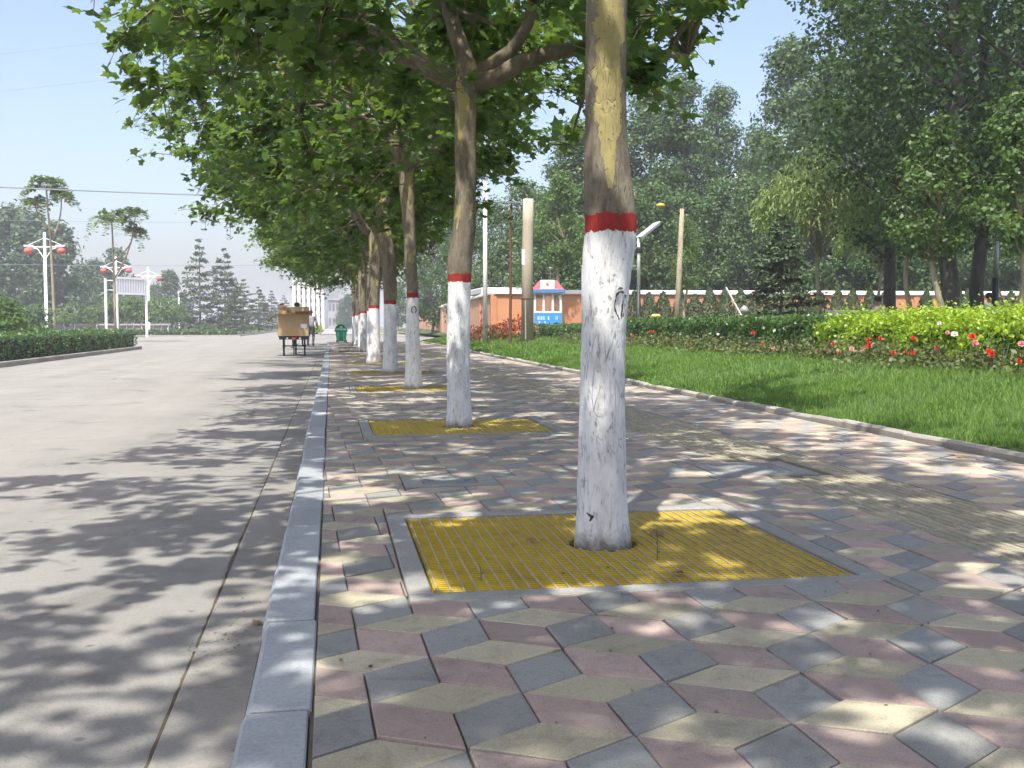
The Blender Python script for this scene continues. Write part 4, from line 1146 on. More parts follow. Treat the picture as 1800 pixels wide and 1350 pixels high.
# left island
IX = -8.35
isl = MB()
isl.box(IX-8, IX-.16, -10, 49.2, ROAD_Z-.05, -.01)
tag(isl.build('traffic_island', M['turf']), 'planted island at the left of the road', kind='structure')
ik = tag(empty('island_kerb'), 'grey kerb stones round the planted island', kind='structure')
b = MB(); b.box(-.075, .075, .004, .99, -.05, .14, 0, .015); ikm = b.mesh('kerb_stone', M['edging'])
for k in range(52): obj('kerb_stone', ikm, ik, (IX-.08, -2.6+k*.995, ROAD_Z))
for k in range(9): o = obj('kerb_stone', ikm, ik, (IX-.16-k*.995, 49.3, ROAD_Z)); o.rotation_euler[2] = R(90)
hedge('boxwood_hedge', 'low clipped hedge on the island at the left of the road', IX-1.5, IX-.22, 4, 48.9, .66, 26000, .085, M['leaf_hedge'], 4, lambda x, y: -.02, bump=.05)
hedge('boxwood_hedge', 'low far hedge strip on the verge below the hazy cedars', -26, -9.2, 103, 105, .35, 2600, .2, M['leaf_hedge'], 5, lambda x, y: -.1, bump=.06)
hedge('boxwood_hedge', 'small bright hedge in the distance behind the walking person', -2.4, -1.5, 118, 170, .7, 5200, .16, M['leaf_privet'], 6, lambda x, y: -.1, bump=.06)
b = MB(); b.box(-1.45, -1.25, 116, 172, -.2, .05); tag(b.build('far_kerb', M['edging']), 'pale kerb beside the distant hedge', kind='structure')
b = MB(); b.add([(-1.2,112,-.06),(6.2,112,-.06),(6.2,520,-.06),(-1.2,520,-.06)],[(0,1,2,3)]); tag(b.build('far_path', M['frame']), 'pale path beyond the side road', kind='structure')
b = MB(); b.box(-60, -8.5, 100, 500, -.3, -.07); tag(b.build('verge', M['turf']), 'planted verge across the side road', kind='structure')
b = MB(); b.box(-60, -8.3, 99.8, 100.0, -.2, .02); b.box(-8.5, -8.3, 100, 400, -.2, .02); tag(b.build('verge_kerb', M['edging']), 'pale kerb of the far verge', kind='structure')
b = MB(); b.box(-60, IX-8.02, 20, 99.7, -.19, -.075); tag(b.build('roadside', M['earth']), 'dusty roadside beyond the island', kind='structure')
# shrubs of the island
def bush(name, label, loc, rad, h, n, size, mat, seed, grp=None):
    r = np.random.default_rng(seed); e = tag(empty(name, loc), label, 'shrub', grp)
    k = 40; d = rdirs(k, r); d[:, 2] = np.abs(d[:, 2]); cs = d*np.array([rad*.75, rad*.75, h*.8])*np.sqrt(r.random((k, 1))*.7+.3)+np.array([0, 0, h*.12])
    obj('foliage', crown_mesh(cs, np.full(k, rad*.3), n//k, size, mat, r, droop=-.2), e)
    b = MB()
    for q in cs[::5]: b.tube([(0, 0, -.05), tuple(q*.5), tuple(q)], [.02, .014, .006], 4)
    b.build('stems', M['bark_grey'], e)['kind'] = 'stuff'; return e
p = P(8, 570, 38); bush('shrub', 'large dense green shrub at the left edge behind the island hedge', (p.x, p.y, -.02), 1.55, 2.0, 4200, .14, M['leaf_young'], 1)
p = P(-25, 570, 44); bush('shrub', 'tall dark shrub cut off by the left edge', (p.x, p.y, -.02), 1.5, 2.5, 2600, .2, M['leaf_far'], 5)
p = P(45, 570, 55); bush('shrub', 'arching dark shrub just behind the large green shrub', (p.x, p.y, -.1), 1.9, 2.3, 2200, .2, M['leaf_far'], 2)
p = P(152, 570, 52); bush('shrub', 'small round yellow-green shrub on the island near the sign frame', (p.x, p.y, -.02), .8, .95, 1800, .12, M['leaf_young'], 3)
p = P(365, 570, 108); bush('shrub', 'low dark shrub at the foot of the tallest hazy cedar', (p.x, p.y, -.1), 1.2, 1.2, 900, .25, M['leaf_far'], 4)

# ------------------------------------------------------------------ clipped cypresses before the wall
def make_cypress(seed):
    r = np.random.default_rng(seed); n = 1300; t = r.random(n)**.8; th = r.uniform(0, 6.283, n)
    rad = (.66*(1-t)**.7+.04)*(.8+.25*r.random(n))*(1+.1*np.sin(3*th+seed))
    Pp = np.stack([rad*np.cos(th), rad*np.sin(th), .05+2.05*t], 1); N_ = nrmz(np.stack([np.cos(th), np.sin(th), .4+0*th], 1)+r.normal(size=(n, 3))*.4)
    V, F = scatter(Pp, N_, nrmz(np.array([[0, 0, 1.0]])+r.normal(size=(n, 3))*.35), r.uniform(.10, .2, n), QUAD_V*np.array([.7,1,1]), QUAD_F)
    b = MB(); b.tube([(0,0,-.1),(0,0,1.0),(0,0,1.95)], [.05,.035,.008], 6)
    return b.mesh('trunk', M['bark_grey'], True), mesh_np('crown', V, F, M['leaf_cypress'])
YP = [make_cypress(s) for s in (1, 2, 3)]
us = list(np.linspace(1112, 1275, 7))+list(np.linspace(1300, 1555, 10))+[1625, 1685, 1700, 1750, 1775]
for i, u in enumerate(us):
    plant_tree('cypress_shrub', YP[i % 3], park(u+rp.uniform(-3, 3), 49.5), f'small conical cypress before the orange wall, {ORD[i]} from the left', 'conical cypresses before the orange wall', rp.uniform(0, 6), (1, 1, rp.uniform(.88, 1.05)), 'shrub')

# ------------------------------------------------------------------ roses
def flower(kind, rad, seed):
    r = np.random.default_rng(seed); P_, N_, F_, S_ = [], [], [], []
    for ring, (cnt, el, sz) in enumerate(((7, .25, 1.0), (6, .75, .8), (4, 1.2, .55))):
        for k in range(cnt):
            th = 2*math.pi*(k+.5*ring)/cnt+r.normal()*.15; d = np.array([math.cos(th)*math.cos(el), math.sin(th)*math.cos(el), math.sin(el)])
            P_.append(d*.08*rad); F_.append(d); N_.append(np.array([-math.cos(th)*math.sin(el), -math.sin(th)*math.sin(el), math.cos(el)])+r.normal(size=3)*.1); S_.append(rad*sz*r.uniform(.9, 1.1))
    V, F = scatter(np.array(P_), np.array(N_), np.array(F_), np.array(S_), np.array([(0,0,0),(.42,.35,.05),(.36,.8,.12),(0,1,.05),(-.36,.8,.12),(-.42,.35,.05)]), np.array([(0,1,2,3,4,5)]))
    return mesh_np('rose_flower', V, F, M[kind])
FLW = {k: [flower(k, 1.0, s) for s in (1, 2)] for k in ('petal_red', 'petal_pink', 'petal_white')}
RX = 7.62
fl = [(1181,600,'pink',.9),(1216,604,'red',.8),(1144,582,'red',.8),(1150,583,'red',.7),(1170,597,'red',.6),(1248,612,'red',.7),(1259,614,'red',.8),(1287,617,'red',.8),(1324,585,'red',.9),(1262,588,'white',.7),(1340,606,'red',.8),(1359,612,'pink',.9),(1370,610,'red',.7),
 (1105,594,'red',.6),(1112,590,'red',.6),(1465,604,'red',.9),(1474,618,'red',.9),(1497,614,'pink',1),(1515,615,'pink',1),(1527,598,'red',1),(1528,607,'red',1),(1521,612,'red',.8),(1547,595,'red',.8),(1570,620,'red',.8),(1568,627,'red',.7),(1604,621,'red',.8),(1592,619,'red',.6),
 (1605,595,'red',.8),(1646,612,'red',.7),(1652,569,'white',.8),(1678,588,'white',1.1),(1665,585,'pink',.7),(1709,592,'red',1.2),(1713,604,'pink',1.1),(1738,620,'red',1.3),(1744,623,'red',1.0),(1796,605,'pink',1.1),(1790,635,'red',.9),(1735,662,'white',.7),(1440,614,'red',.7),(1452,617,'red',.6)]
nb = 16; yb0, yb1 = 7.2, 33.0
bys = [yb0*(yb1/yb0)**(k/(nb-1)) for k in range(nb)]
roses = []
for k, yy in enumerate(bys):
    r = np.random.default_rng(200+k); gz = lawn_z(RX, yy); span = (bys[min(k+1, nb-1)]-bys[max(k-1, 0)])/2
    e = tag(empty('rose_bush', (RX, yy, gz)), f'low reddish-green rose bush before the hedges, {ORD[nb-1-k]} from the left', 'rose bush', 'rose bushes before the hedges')
    n = int(330*max(1, span)); a = r.uniform(-.6, .6, n)*span; x = r.normal(size=n)*.2; h = (.10+.26*np.exp(-(x/.3)**2)*(.6+.4*np.sin(a*5+k)))*r.random(n)**.6
    q = np.stack([x, a, h], 1); q[:, 2] += np.array([lawn_z(RX+xx, yy+aa) for xx, aa in zip(x, a)])-gz
    V, F = scatter(q, nrmz(r.normal(size=(n, 3))+np.array([-.3, -.2, .9])), rdirs(n, r), r.uniform(.04, .085, n), QUAD_V, QUAD_F)
    obj('foliage', mesh_np('foliage', V, F, M['leaf_rose']), e)
    b = MB()
    for s_ in range(9):
        tx, ty = r.normal()*.18, r.uniform(-.55, .55)*span; b.tube([(tx*.3, ty*.8, -.05), (tx, ty, .22+.1*r.random())], [.008, .004], 4)
    b.build('stems', M['bark_dark'], e)['kind'] = 'stuff'; roses.append(e)
for i, (u, v, c, s) in enumerate(fl):
    q = PX(u, v, RX-.08-.1*(i % 3)/2)
    k = min(range(nb), key=lambda j: abs(bys[j]-q.y)); e = roses[k]
    o = obj('rose_flower', FLW['petal_'+c][i % 2], e, q-Vector(e.location)); o.scale = [.038*s*(1+.006*q.y)]*3
    o.rotation_euler = (R(55)+random.uniform(-.3, .3), random.uniform(-.4, .4), R(-35)+random.uniform(-.6, .6))
    hgt = q.z-lawn_z(q.x, q.y)
    b = MB(); b.tube([(0.03, 0.03, -max(hgt, .05)), (0, 0, -.02)], [.006, .004], 4); b.build('flower_stem', M['leaf_rose'], e, q-Vector(e.location))
# red bedding plants round the concrete pole
for i, (u, Z, h) in enumerate(((834,47,.5),(848,46,.6),(866,45,.55),(880,44,.6),(893,43,.7),(911,42,.8),(946,44,.45),(960,41,.35))):
    p = P(u, 570, Z); gz = lawn_z(p.x, p.y); r = np.random.default_rng(300+i)
    e = tag(empty('salvia_plant', (p.x, p.y, gz)), f'red flowering bedding plant near the concrete pole, {ORD[i]} from the left', 'flower', 'red bedding plants near the concrete pole')
    n = 240; q = np.stack([r.normal(size=n)*.26, r.normal(size=n)*.3, h*r.random(n)], 1)
    V, F = scatter(q, rdirs(n, r), nrmz(r.normal(size=(n, 3))*.6+np.array([0, 0, 1.])), r.uniform(.07, .14, n), QUAD_V, QUAD_F)
    obj('foliage', mesh_np('foliage', V, F, M['leaf_red'] if i not in (3, 7) else M['leaf_rose']), e)
    k = 34 if i in (5, 4, 3) else 18
    q = np.stack([r.normal(size=k)*.22, r.normal(size=k)*.25-.05, h*r.uniform(.3, 1.08, k)], 1)
    V, F = scatter(q, nrmz(r.normal(size=(k, 3))+np.array([0, -1., .3])), rdirs(k, r), r.uniform(.08, .15, k), QUAD_V, QUAD_F)
    obj('petals', mesh_np('petals', V, F, M['petal_red']), e)['kind'] = 'stuff'
# weeds and litter on the pavement
def litter(u, v, z, s, k):
    p = G(u, v, z); o = obj('fallen_leaf', mesh_np('fallen_leaf', PLANE_V*np.array([1, 1, 2.2]), PLANE_F, M['dry']), None, (p.x, p.y, z+.012)); o.scale = (s, s, s)
    o.rotation_euler = (R(12), R(-9), k*1.9); return o
for k, (u, v, z, s, lab) in enumerate(((1157,942,.0,.075,'curled dry leaf lying on the nearest grate beside the trunk'),(1298,935,-.0,.05,'small grey dry leaf near the right side of the nearest grate'),
        (1183,1008,0,.06,'dry leaf at the front edge of the nearest grate'),(930,953,0,.045,'tiny dry leaf on the grate left of the nearest trunk'),(1700,805,0,.10,'dry leaf on the tiles by the lawn edging at right'),
        (1330,715,0,.08,'dry leaf on the tiles below the lawn edging'),(740,655,0,.12,'pale scrap lying right of the third tree foot'),(455,1100,ROAD_Z+.01,.04,'brown dry leaf in the gutter against the kerb'))):
    tag(litter(u, v, z, s, k), lab, 'leaf', 'dry leaves on the ground')
def weed(u, v, z, h, lab):
    p = G(u, v, z); b = MB(); b.tube([(0,0,-.03),(.002,0,h*.5),(-.004,0,h)], [.0022,.0018,.001], 4)
    for k in range(3):
        t = k*2.3+u; f = .35+.22*k; b.add([(0,0,h*f),(.006*math.cos(t),.006*math.sin(t),h*f+.008),(.016*math.cos(t+.3),.016*math.sin(t+.3),h*f+.012),(.008*math.cos(t+.6),.008*math.sin(t+.6),h*f+.003)],[(0,1,2,3)])
    tag(b.build('weed', M['leaf_young'], None, (p.x, p.y, z)), lab, 'weed', 'weeds in the grate')
weed(1155, 995, -.04, .16, 'thin upright weed stalk growing through the nearest grate right of the trunk'); weed(845, 1035, -.04, .10, 'small weed at the front left of the nearest grate'); weed(1068, 1015, -.05, .05, 'tiny weed low in the front of the nearest grate')

# ================================================================== WALLS
def wall_run(name, label, a, b, h, base_z, mat, copm, panels, thick=.24, pil=True):
    a = Vector((a.x, a.y, 0)); b = Vector((b.x, b.y, 0)); d = b-a; L = d.length; rz = math.atan2(d.y, d.x)
    e = tag(empty(name, (a.x, a.y, base_z), rz), label, 'wall')
    pl = L/panels
    pm = MB(); pm.box(.01, pl-.01, 0, thick, -.4, h, 0); pme = pm.mesh('panel', mat)
    qm = MB(); qm.box(-.14, .14, -.05, thick+.05, -.4, h+.0, 0, .01); qme = qm.mesh('pilaster', mat)
    cm = MB(); cm.box(.003, pl-.003, -.10, thick+.10, h+.002, h+.10, 0, .02); cm.box(.003, pl-.003, -.04, thick+.04, h+.10, h+.2, 0, .05); cme = cm.mesh('coping', copm)
    for k in range(panels):
        obj('panel', pme, e, (k*pl, 0, 0)); obj('coping', cme, e, (k*pl, 0, 0))
        if pil: obj('pilaster', qme, e, (k*pl, 0, 0))
    return e
wc = park(868, 50); wl = park(735, 139); wr = park(1960, 53)
wall_run('perimeter_wall', 'long orange wall with white coping behind the cypresses', wc, wr, 1.98, .45, M['wall'], M['coping'], 12)
e = wall_run('perimeter_wall', 'pale orange wall receding along the pavement to the left of the booth', wl, wc, 1.98, .45, M['wall_pale'], M['coping'], 14)
# faded red lettering strokes on the pale wall
dl = (wc-wl); dl.z = 0; Ld = dl.length; dn = dl.normalized()
def on_wall(t, z): return (t, -.012, z)
b = MB(); t0 = Ld-7.2
for (pa, w) in (([(0,1.25),(.9,1.08),(1.7,1.22)], .05), ([(.1,.78),(.9,.64),(1.9,.80)], .09), ([(.2,.55),(.9,.42),(1.8,.55)], .10), ([(3.2,1.45),(3.1,.9),(3.35,.55)], .07), ([(3.3,1.5),(3.9,1.42),(4.1,.9)], .06), ([(3.2,.60),(4.1,.62)], .09)):
    b = MB(); b.tube([on_wall(t0+x, z+.1) for x, z in pa], w, 5); b.v = [(x, max(-.03, min(y, -.003)), z) for x, y, z in b.v]; b.build('painted_stroke', M['red_pale'], e)
# gatehouse roof seen over the wall corner
p = park(893, 56.5); g = tag(empty('gatehouse', p), 'low pale gatehouse roof rising over the wall corner behind the concrete pole', 'building')
b = MB(); b.box(-1.2, 1.2, 0, 4, -.4, 2.2); b.build('wall', M['offwhite'], g)
b = MB(); b.box(-1.5, 1.5, -.3, 4.3, 2.202, 2.5, 0, .05); b.build('roof', M['sign'], g)
b = MB(); b.box(-1.2, 1.2, -.05, -.01, 2.06, 2.19); b.build('eave_strip', M['black'], g)
b = MB(); b.box(-.4, .3, -.03, -.005, 1.0, 1.9); b.build('window', M['window'], g)

# ------------------------------------------------------------------ police booth
bz = .72; p = park(963, 45, bz); k = tag(empty('police_booth', p, -YAW-R(2)), 'small blue and white police booth with red roof and emblem sign', 'booth')
W, D = 1.16, 1.25; x0 = -W/2
k.scale = (1, 1, .9)
b = MB(); b.box(x0-.05, x0+W+.05, -.05, D+.05, -.6, .06); b.build('plinth', M['red'], k)
b = MB(); b.box(x0, x0+W, 0, .05, .062, .85); b.build('front_panel', M['blue'], k)
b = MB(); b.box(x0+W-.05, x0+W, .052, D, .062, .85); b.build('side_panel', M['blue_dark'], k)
b = MB(); b.box(x0, x0+.05, .052, D, .062, .85); b.build('side_panel', M['blue'], k)
b = MB(); b.box(x0+.052, x0+W-.052, D-.05, D, .062, .85); b.build('back_panel', M['blue'], k)
for (ya, yb) in ((-.004, .056), (D-.056, D+.004)):
    b = MB()
    for xx in (x0-.004, x0+W*.333-.03, x0+W*.667-.03, x0+W-.076): b.box(xx, xx+.08, ya, yb, .93, 1.72)
    b.box(x0-.004, x0+W+.004, ya, yb, .852, .928); b.box(x0-.004, x0+W+.004, ya, yb, 1.722, 1.80)
    b.build('window_frame', M['white'], k)
for (xa, xb) in ((x0+.02, x0+.06), (x0+W-.06, x0+W-.02)):
    b = MB(); b.box(xa, xb, .06, D-.06, .852, .93); b.box(xa, xb, .06, D-.06, 1.722, 1.8); b.box(xa, xb, D/2-.03, D/2+.03, .93, 1.722); b.build('window_frame', M['steel'] if xa > 0 else M['white'], k)
for i in range(3):
    xa = x0+.074+i*(W*.333-.008); b = MB(); b.box(xa, xa+.29, .02, .028, .93, 1.72); b.build('pane', M['glass'], k)
b = MB(); b.box(x0+W-.044, x0+W-.038, .06, D-.06, .93, 1.72); b.build('pane', M['glass'], k)
b = MB(); b.box(x0-.16, x0+W+.16, -.16, D+.16, 1.802, 1.97, 0, .01); b.build('fascia', M['blue_mid'], k)
rf = MB(); rz0 = 1.972
rf.add([(x0-.1,-.1,rz0),(x0+W+.1,-.1,rz0),(x0+W+.1,D+.1,rz0),(x0-.1,D+.1,rz0),(x0+.22,.3,rz0+.42),(x0+W-.22,.3,rz0+.42),(x0+W-.22,D-.3,rz0+.42),(x0+.22,D-.3,rz0+.42)],
       [(3,2,1,0),(4,5,6,7),(0,1,5,4),(1,2,6,5),(2,3,7,6),(3,0,4,7)]); roof = rf.build('roof', M['red'], k)
sg = MB(); sg.box(-.32, .28, -.14, -.10, 1.975, 2.40); sg = sg.build('sign_board', M['white'], k)
b = MB(); pts = [(.075*math.cos(t), .085*math.sin(t)) for t in np.linspace(0, 6.283, 15)[:-1]]
b.add([(-.02+x, -.146, 2.18+z) for x, z in pts], [tuple(range(14))]); b.build('emblem', M['gold'], sg)
b = MB(); b.add([(-.02+x*.55, -.149, 2.20+z*.5) for x, z in pts], [tuple(range(14))]); b.build('emblem', M['red'], sg)
b = MB(); b.tube([(.1,.6,2.3),(.1,.6,3.05)], .012, 5); b.tube([(-.08,.6,2.75),(.28,.6,2.75)], .01, 5); b.lathe([(.02,2.9),(.06,2.95),(.06,3.02),(.02,3.06)], 8, c=(.1,.6)); b.build('antenna', M['steel'], roof)
# unreadable white characters on the front panel
rg = random.Random(9)
for row, (zc, h, xs) in enumerate(((.60, .13, (-.40,-.28,-.16,.04,.38)), (.40, .08, (-.36,-.12)))):
    for xc in xs:
        b = MB()
        for s in range(5):
            zz = zc+h*(.5-s/4)
            if s % 2 == 0: b.box(xc-h*.42, xc+h*rg.uniform(.2,.42), -.006, -.001, zz-.009, zz+.009)
            else:
                xx = xc+rg.uniform(-.3,.3)*h; b.box(xx-.008, xx+.008, -.009, -.006, zc-h*.5, zc+h*.5)
        b.build('lettering', M['white'], k)
# ------------------------------------------------------------------ poles and lamps
p = PX(927, 600, 6.95); p.z = lawn_z(6.95, p.y)
cp = tag(empty('utility_pole', p), 'thick tan concrete utility pole standing at the back of the lawn', 'pole')
b = MB(); b.tube([(0,0,-.2),(0,0,3),(.02,0,4.2),(.025,0,5.1)], [.225,.205,.195,.19], 20); b.build('shaft', M['pole'], cp, smooth=True)
for z in (1.55,): b = MB(); b.tube([(.235*math.cos(t), .235*math.sin(t), z) for t in np.linspace(0, 6.283, 18)], .022, 5); b.tube([(-.22,0,z),(-.62,.05,z)], .02, 5); b.build('strap', M['rust'], cp)
b = MB(); b.tube([(-.11,-.215,1.5),(-.10,-.22,.1)], .022, 6); b.build('conduit', M['pole'], cp)
b = MB(); b.box(-.235, -.10, -.19, -.182, 2.85, 3.25); 
bb = MB(); pts = [( .215*math.cos(t), .215*math.sin(t)) for t in np.linspace(math.pi*1.02, math.pi*1.3, 6)]
for i in range(5): bb.add([(pts[i][0],pts[i][1],2.75),(pts[i+1][0],pts[i+1][1],2.75),(pts[i+1][0],pts[i+1][1],3.3),(pts[i][0],pts[i][1],3.3)],[(0,1,2,3)])
bb.build('notice', M['white'], cp)
CABLE_TOP = Vector((p.x, p.y, 5.35))
b = MB(); b.tube([(0,0,-.2),(.02,0,2.6),(.0,0,4.7)], [.055,.05,.04], 8)
tag(b.build('rusty_post', M['rust'], None, (p.x-.62, p.y+.05, p.z)), 'thin rusty post strapped to the thick concrete pole', 'pole')
def pole_obj(name, label, u, Z, z, segs, mat, cat='pole'):
    p = park(u, Z, z); b = MB(); b.tube([(x, 0, zz) for x, zz, r_ in segs], [r_ for *_, r_ in segs], 10)
    return tag(b.build(name, mat, None, p, True), label, cat)
pole_obj('white_pole', 'slim bright white pole left of the thick concrete pole', 853, 44, .4, [(0,-.2,.10),(0,6.5,.08)], M['white'])
p = park(1190, 40)
wp = tag(empty('wooden_pole', p), 'tall weathered pole with a yellow lamp on its arm', 'pole')
b = MB(); b.tube([(-.05,0,-.2),(.05,0,2),(.16,0,4.9)], [.13,.11,.085], 10); b.build('shaft', M['bark_pale'], wp, smooth=True)
b = MB(); b.tube([(.16,0,4.7),(-.3,0,4.95),(-.65,0,5.05)], .02, 6); b.build('arm', M['black'], wp)
b = MB(); b.lathe([(.03,5.1),(.15,5.06),(.17,5.0),(.12,4.95)], 10, c=(-.68,0)); b.build('lamp_shade', M['gold'], wp)
# solar lamp
p = park(1122, 36); sl = tag(empty('solar_lamp', p), 'park lamp with tilted solar panel, white above and black below, right of the nearest trunk', 'lamp')
b = MB(); b.lathe([(.10,-.1),(.085,.2),(.075,1.85)], 10); b.build('lower_post', M['black'], sl, smooth=True)
b = MB(); b.lathe([(.062,1.85),(.058,3.15),(.04,3.55)], 10); b.build('upper_post', M['white'], sl, smooth=True)
b = MB(); b.obox(Matrix.Translation((.30,0,3.75)) @ Matrix.Rotation(R(-38), 4, 'Y'), .85, .75, .04); b.build('solar_panel', M['sign'], sl)
b = MB(); b.obox(Matrix.Translation((.33,-.02,3.70)) @ Matrix.Rotation(R(-38), 4, 'Y'), .78, .66, .03); b.build('panel_back', M['white'], sl)
b = MB(); b.tube([(0,0,3.1),(.18,0,3.12)], .03, 6); b.lathe([(.05,2.95),(.11,3.0),(.11,3.12),(.05,3.18)], 10, c=(0,0)); b.build('lamp_head', M['black'], sl)
# black and white lamp post at right
p = park(1748, 24); bl = tag(empty('lamp_post', p), 'slim black park lamp post with grey upper part at the right', 'lamp')
b = MB(); b.lathe([(.09,-.1),(.075,.1),(.07,1.6)], 10); b.build('lower_post', M['black'], bl, smooth=True)
b = MB(); b.lathe([(.058,1.6),(.052,2.6)], 10); b.build('upper_post', M['steel'], bl, smooth=True)
b = MB(); b.lathe([(.06,2.6),(.07,2.75),(.05,2.9)], 10); b.tube([(0,0,2.8),(.15,0,2.9),(.3,0,2.95)], .03, 6); b.build('lamp_head', M['black'], bl)
# white steel mast far behind
p = park(1308, 85); tw_ = tag(empty('light_mast', p), 'pale steel mast with a long arm showing through the poplars', 'mast')
b = MB(); b.tube([(-.25,0,-.2),(-.2,0,14)], .09, 6); b.tube([(.25,0,-.2),(.2,0,14)], .09, 6); b.build('legs', M['white'], tw_)['kind'] = 'stuff'
b = MB(); b.tube([(-.9,0,12.6),(0,0,13.9),(2.4,0,13.6)], .12, 6); b.build('arm', M['white'], tw_)
b = MB(); b.box(-1.4, -.2, -.3, .3, 12.1, 12.6); b.box(1.7, 2.6, -.3, .3, 12.7, 13.4); b.build('head', M['offwhite'], tw_)['kind'] = 'stuff'
# props, bollards, bins, benches
def strut(u0, v0, u1, v1, Z, r_, mat, lab, name='prop_pole'):
    a, b_ = P(u0, v0, Z), P(u1, v1, Z); a.z = max(a.z, .3); b = MB(); b.tube([(0,0,-.1), tuple(b_-a)], r_, 6); tag(b.build(name, mat, None, a), lab, 'pole')
strut(1312, 566, 1276, 505, 40, .035, M['white'], 'thin white and red pole leaning to the left behind the hedge')
strut(1405, 560, 1386, 508, 36, .04, M['bark_pale'], 'tan prop leaning against the small cedar'); strut(1432, 552, 1395, 512, 36.5, .03, M['bark_dark'], 'dark prop leaning against the small cedar')
p = park(1153, 33, .5); yb_ = tag(empty('litter_bin', p), 'yellow cylindrical litter bin behind the hedge', 'bin')
b = MB(); b.lathe([(.13,-.1),(.14,.72)], 14); b.build('body', M['yel_bin'], yb_, smooth=True); b = MB(); b.lathe([(.15,.722),(.15,.78),(.10,.82)], 14); b.build('rim', M['yel_bin'], yb_, smooth=True)
for i, (u, lab) in enumerate(((1112,'white lantern bollard left of the yellow bin'),(1253,'small white lantern bollard right of the tall weathered pole'),(1278,'white lantern bollard with dark cap, taller one'),(1316,'white lantern bollard beside the grey post'))):
    p = park(u, 34, .5); e = tag(empty('bollard_light', p), lab, 'bollard', 'lantern bollards'); hh = .62+.1*(i % 2)
    b = MB(); b.lathe([(.06,-.1),(.05,hh-.2)], 10); b.build('post', M['black'], e); b = MB(); b.lathe([(.055,hh-.2),(.07,hh-.05)], 10); b.build('lantern', M['white'], e); b = MB(); b.lathe([(.085,hh-.05),(.02,hh+.03)], 10); b.build('cap', M['black'], e)
pole_obj('grey_post', 'short thick grey post with conical cap before the wall', 1308, 42, .45, [(0,-.1,.15),(0,1.05,.15),(0,1.06,.26),(0,1.3,.03)], M['building_grey'], 'post')
def bench(u, Z, w, zt, lab):
    p = park(u, Z, .45); e = tag(empty('stone_bench', p, -YAW), lab, 'bench', 'pale stone benches in the park')
    b = MB(); b.box(-w/2, w/2, -.25, .25, zt-.09, zt, 0, .02); b.build('slab', M['marble'], e)
    for s in (-1, 1): b = MB(); b.box(s*w*.3-.12, s*w*.3+.12, -.18, .18, -.1, zt-.092); b.build('leg', M['marble'], e)
bench(1481, 33, .95, .98, 'pale stone table slab right of the willow trunk'); bench(1585, 27, .62, .78, 'pale stone bench beside the person in pink'); bench(1672, 26, .45, .74, 'pale stone bench end behind the thickest dark trunk')
p = park(1605, 30, .5); bush('shrub', 'rounded pale green shrub right of the person in pink', (p.x, p.y, .45), .55, 1.25, 900, .10, M['leaf_willow'], 8)

# ------------------------------------------------------------------ people
def person(name, label, loc, rz, J, edges, mats, bands, hair=True, sub=1):
    """J: joint -> ((x,y,z), radius); one continuous skinned body; bands: function(face centre, key) -> material index"""
    e = tag(empty(name, loc, rz), label, 'person')
    keys = list(J); me = bpy.data.meshes.new('body'); me.from_pydata([J[k][0] for k in keys], [(keys.index(a), keys.index(b_)) for a, b_ in edges], [])
    o = bpy.data.objects.new('body_source', me); COL.objects.link(o)
    o.modifiers.new('skin', 'SKIN'); ss = o.modifiers.new('sub', 'SUBSURF'); ss.levels = sub; ss.render_levels = sub
    sv = me.skin_vertices[0].data
    for i, kk in enumerate(keys):
        rr_ = J[kk][1]; sv[i].radius = (rr_, rr_) if isinstance(rr_, (int, float)) else rr_; sv[i].use_root = (kk == 'pelvis')
    bpy.context.view_layer.update()
    dg = bpy.context.evaluated_depsgraph_get(); m2 = bpy.data.meshes.new_from_object(o.evaluated_get(dg))
    bpy.data.objects.remove(o)
    m2.name = 'body'; m2.materials.clear()
    for x in mats: m2.materials.append(x)
    for f in m2.polygons: f.material_index = bands(f.center); f.use_smooth = True
    obj('body', m2, e)
    hd = Vector(J['head'][0])
    if hair:
        hb = MB(); n = 12
        rows = [(0.02,.106),(.045,.108),(.08,.098),(.108,.07),(.122,.02)]
        for z, r_ in rows: hb.v += [(hd.x+r_*math.cos(6.283*i/n), hd.y+.012+r_*1.06*math.sin(6.283*i/n), hd.z+z+(-.05 if math.sin(6.283*i/n) > .2 and z < .03 else 0)) for i in range(n)]
        for a in range(4):
            for i in range(n): hb.f.append((a*n+i, a*n+(i+1) % n, (a+1)*n+(i+1) % n, (a+1)*n+i)); hb.m.append(0)
        hb.f.append(tuple(4*n+i for i in range(n))); hb.m.append(0)
        hb.build('hair', M['hair'], e, smooth=True)
    fb = MB()
    for s in (-1, 1): fb.obox(Matrix.Translation((hd.x+s*.035, hd.y-.093, hd.z+.005)), .02, .012, .010)
    fb.build('eyes', M['hair'], e)['kind'] = 'stuff'
    fb = MB(); fb.obox(Matrix.Translation((hd.x, hd.y-.105, hd.z-.025)) @ Matrix.Rotation(R(15), 4, 'X'), .022, .03, .045); fb.build('nose', M['skin'], e)
    return e
